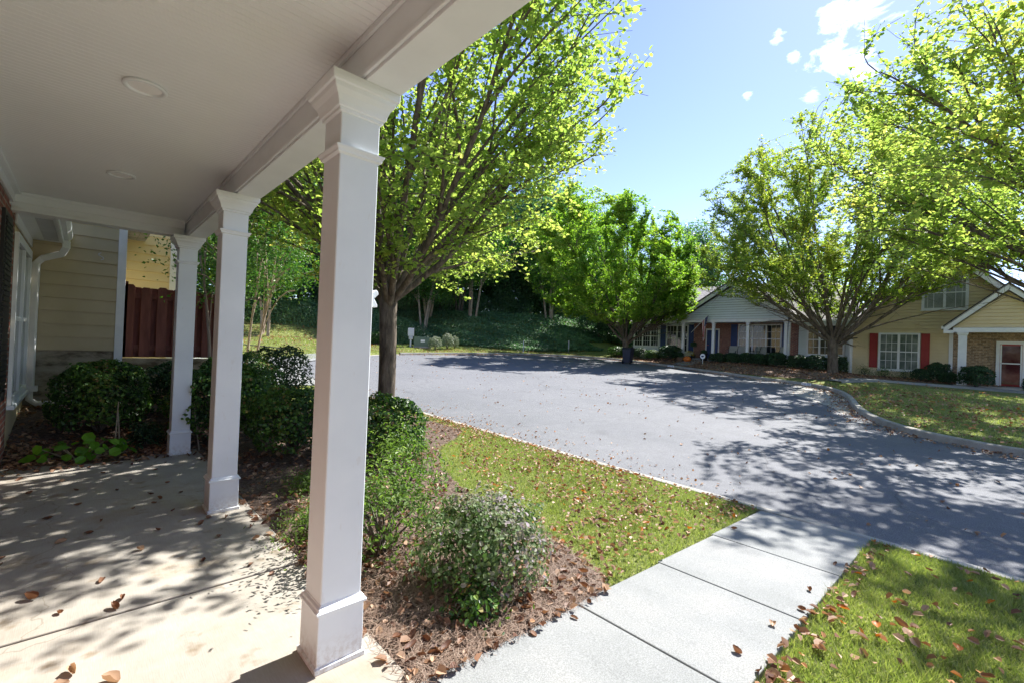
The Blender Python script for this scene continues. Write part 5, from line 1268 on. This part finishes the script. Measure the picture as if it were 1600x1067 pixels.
# ------------------------------------------------------------------ sky, sun, camera
SEL, SAZ = rad(48), rad(3)     # azimuth measured from +X towards +Y
w = bpy.data.worlds.new('World'); sc.world = w; w.use_nodes = True; nt = w.node_tree; nt.nodes.clear()
sky = nt.nodes.new('ShaderNodeTexSky'); sky.sky_type = 'NISHITA'; sky.sun_disc = False
sky.sun_elevation = SEL; sky.sun_rotation = rad(90)-SAZ; sky.air_density = .9; sky.dust_density = .12; sky.ozone_density = 4.0
tc = nt.nodes.new('ShaderNodeTexCoord')
def d3(a): 
    v = Vector(a); v.normalize(); return v
CL = [((0.855, 0.1795, 0.4866), 0.0558), ((0.8704, 0.161, 0.4653), 0.0394), ((0.8348, 0.145, 0.5312), 0.0656), ((0.8299, 0.184, 0.5268), 0.0328), ((0.8119, 0.2539, 0.5258), 0.0197), ((0.8361, 0.2345, 0.4959), 0.0164), ((0.8357, 0.3074, 0.4552), 0.0118), ((0.8709, 0.2168, 0.441), 0.0262), ((0.88, 0.1581, 0.448), 0.0328)]
acc = None
nz = N(nt, 'ShaderNodeTexNoise', Scale=16.0, Detail=9.0, Roughness=.66); nz.inputs['Distortion'].default_value = .5
mp_ = N(nt, 'ShaderNodeMapping'); mp_.inputs['Scale'].default_value = (1.6,1,2.2); L(nt, tc.outputs['Generated'], mp_.inputs[0]); L(nt, mp_.outputs[0], nz.inputs['Vector'])
for c, r in CL:
    ds = N(nt, 'ShaderNodeVectorMath', _operation='DISTANCE'); L(nt, tc.outputs['Generated'], ds.inputs[0]); ds.inputs[1].default_value = d3(c)
    mr = N(nt, 'ShaderNodeMapRange'); mr.inputs['From Min'].default_value = 0; mr.inputs['From Max'].default_value = r*1.5; mr.inputs['To Min'].default_value = .46; mr.inputs['To Max'].default_value = 0
    L(nt, ds.outputs['Value'], mr.inputs['Value'])
    if acc is None: acc = mr.outputs[0]
    else:
        mx = N(nt, 'ShaderNodeMath', _operation='MAXIMUM'); L(nt, acc, mx.inputs[0]); L(nt, mr.outputs[0], mx.inputs[1]); acc = mx.outputs[0]
ad = N(nt, 'ShaderNodeMath', _operation='ADD'); L(nt, acc, ad.inputs[0]); L(nt, nz.outputs['Fac'], ad.inputs[1])
cm = N(nt, 'ShaderNodeMapRange'); cm.inputs['From Min'].default_value = .77; cm.inputs['From Max'].default_value = 1.16; L(nt, ad.outputs[0], cm.inputs['Value'])
gate = N(nt, 'ShaderNodeMath', _operation='GREATER_THAN'); L(nt, acc, gate.inputs[0]); gate.inputs[1].default_value = .001
gm = N(nt, 'ShaderNodeMath', _operation='MULTIPLY'); L(nt, gate.outputs[0], gm.inputs[0]); L(nt, cm.outputs[0], gm.inputs[1])
cw = mix(nt, gm.outputs[0], mix(nt, 1.0, sky.outputs[0], (.60,.515,.55), 'MULTIPLY'), (6.5,7.0,7.4))
bg = nt.nodes.new('ShaderNodeBackground'); bg.inputs[1].default_value = .15; L(nt, cw, bg.inputs[0])
wo = nt.nodes.new('ShaderNodeOutputWorld'); L(nt, bg.outputs[0], wo.inputs[0])
sd_ = bpy.data.lights.new('sun', 'SUN'); sd_.energy = 3.6; sd_.angle = rad(.53); sd_.color = (1, .965, .915)
so = bpy.data.objects.new('sun', sd_); col.objects.link(so)
dirs = Vector((math.cos(SAZ)*math.cos(SEL), math.sin(SAZ)*math.cos(SEL), math.sin(SEL)))
so.rotation_euler = dirs.to_track_quat('Z', 'Y').to_euler()

f_ = 711.0; YAW = rad(43.3); PIT = math.atan(6.5/f_); ROL = rad(2.24)
fw = Vector((math.sin(YAW)*math.cos(PIT), math.cos(YAW)*math.cos(PIT), math.sin(PIT))); r0 = Vector((math.cos(YAW), -math.sin(YAW), 0)); u0 = r0.cross(fw)
Rv = r0*math.cos(ROL)+u0*math.sin(ROL); Uv = u0*math.cos(ROL)-r0*math.sin(ROL)
cam = bpy.data.cameras.new('camera'); cam.sensor_width = 36; cam.lens = f_/1600*36; cam.clip_start = .05; cam.clip_end = 1500
co = bpy.data.objects.new('camera', cam); col.objects.link(co)
mt = Matrix(((Rv.x,Uv.x,-fw.x,0),(Rv.y,Uv.y,-fw.y,0),(Rv.z,Uv.z,-fw.z,1.5),(0,0,0,1))); co.matrix_world = mt
sc.camera = co
sc.render.engine = 'CYCLES'; sc.cycles.max_bounces = 7; sc.cycles.diffuse_bounces = 6; sc.cycles.transmission_bounces = 4; sc.cycles.transparent_max_bounces = 8
sc.cycles.sample_clamp_indirect = 6
sc.view_settings.view_transform = 'Standard'; sc.view_settings.look = 'None'; sc.view_settings.exposure = 1.78; sc.view_settings.gamma = 1
sc.view_settings.use_curve_mapping = False
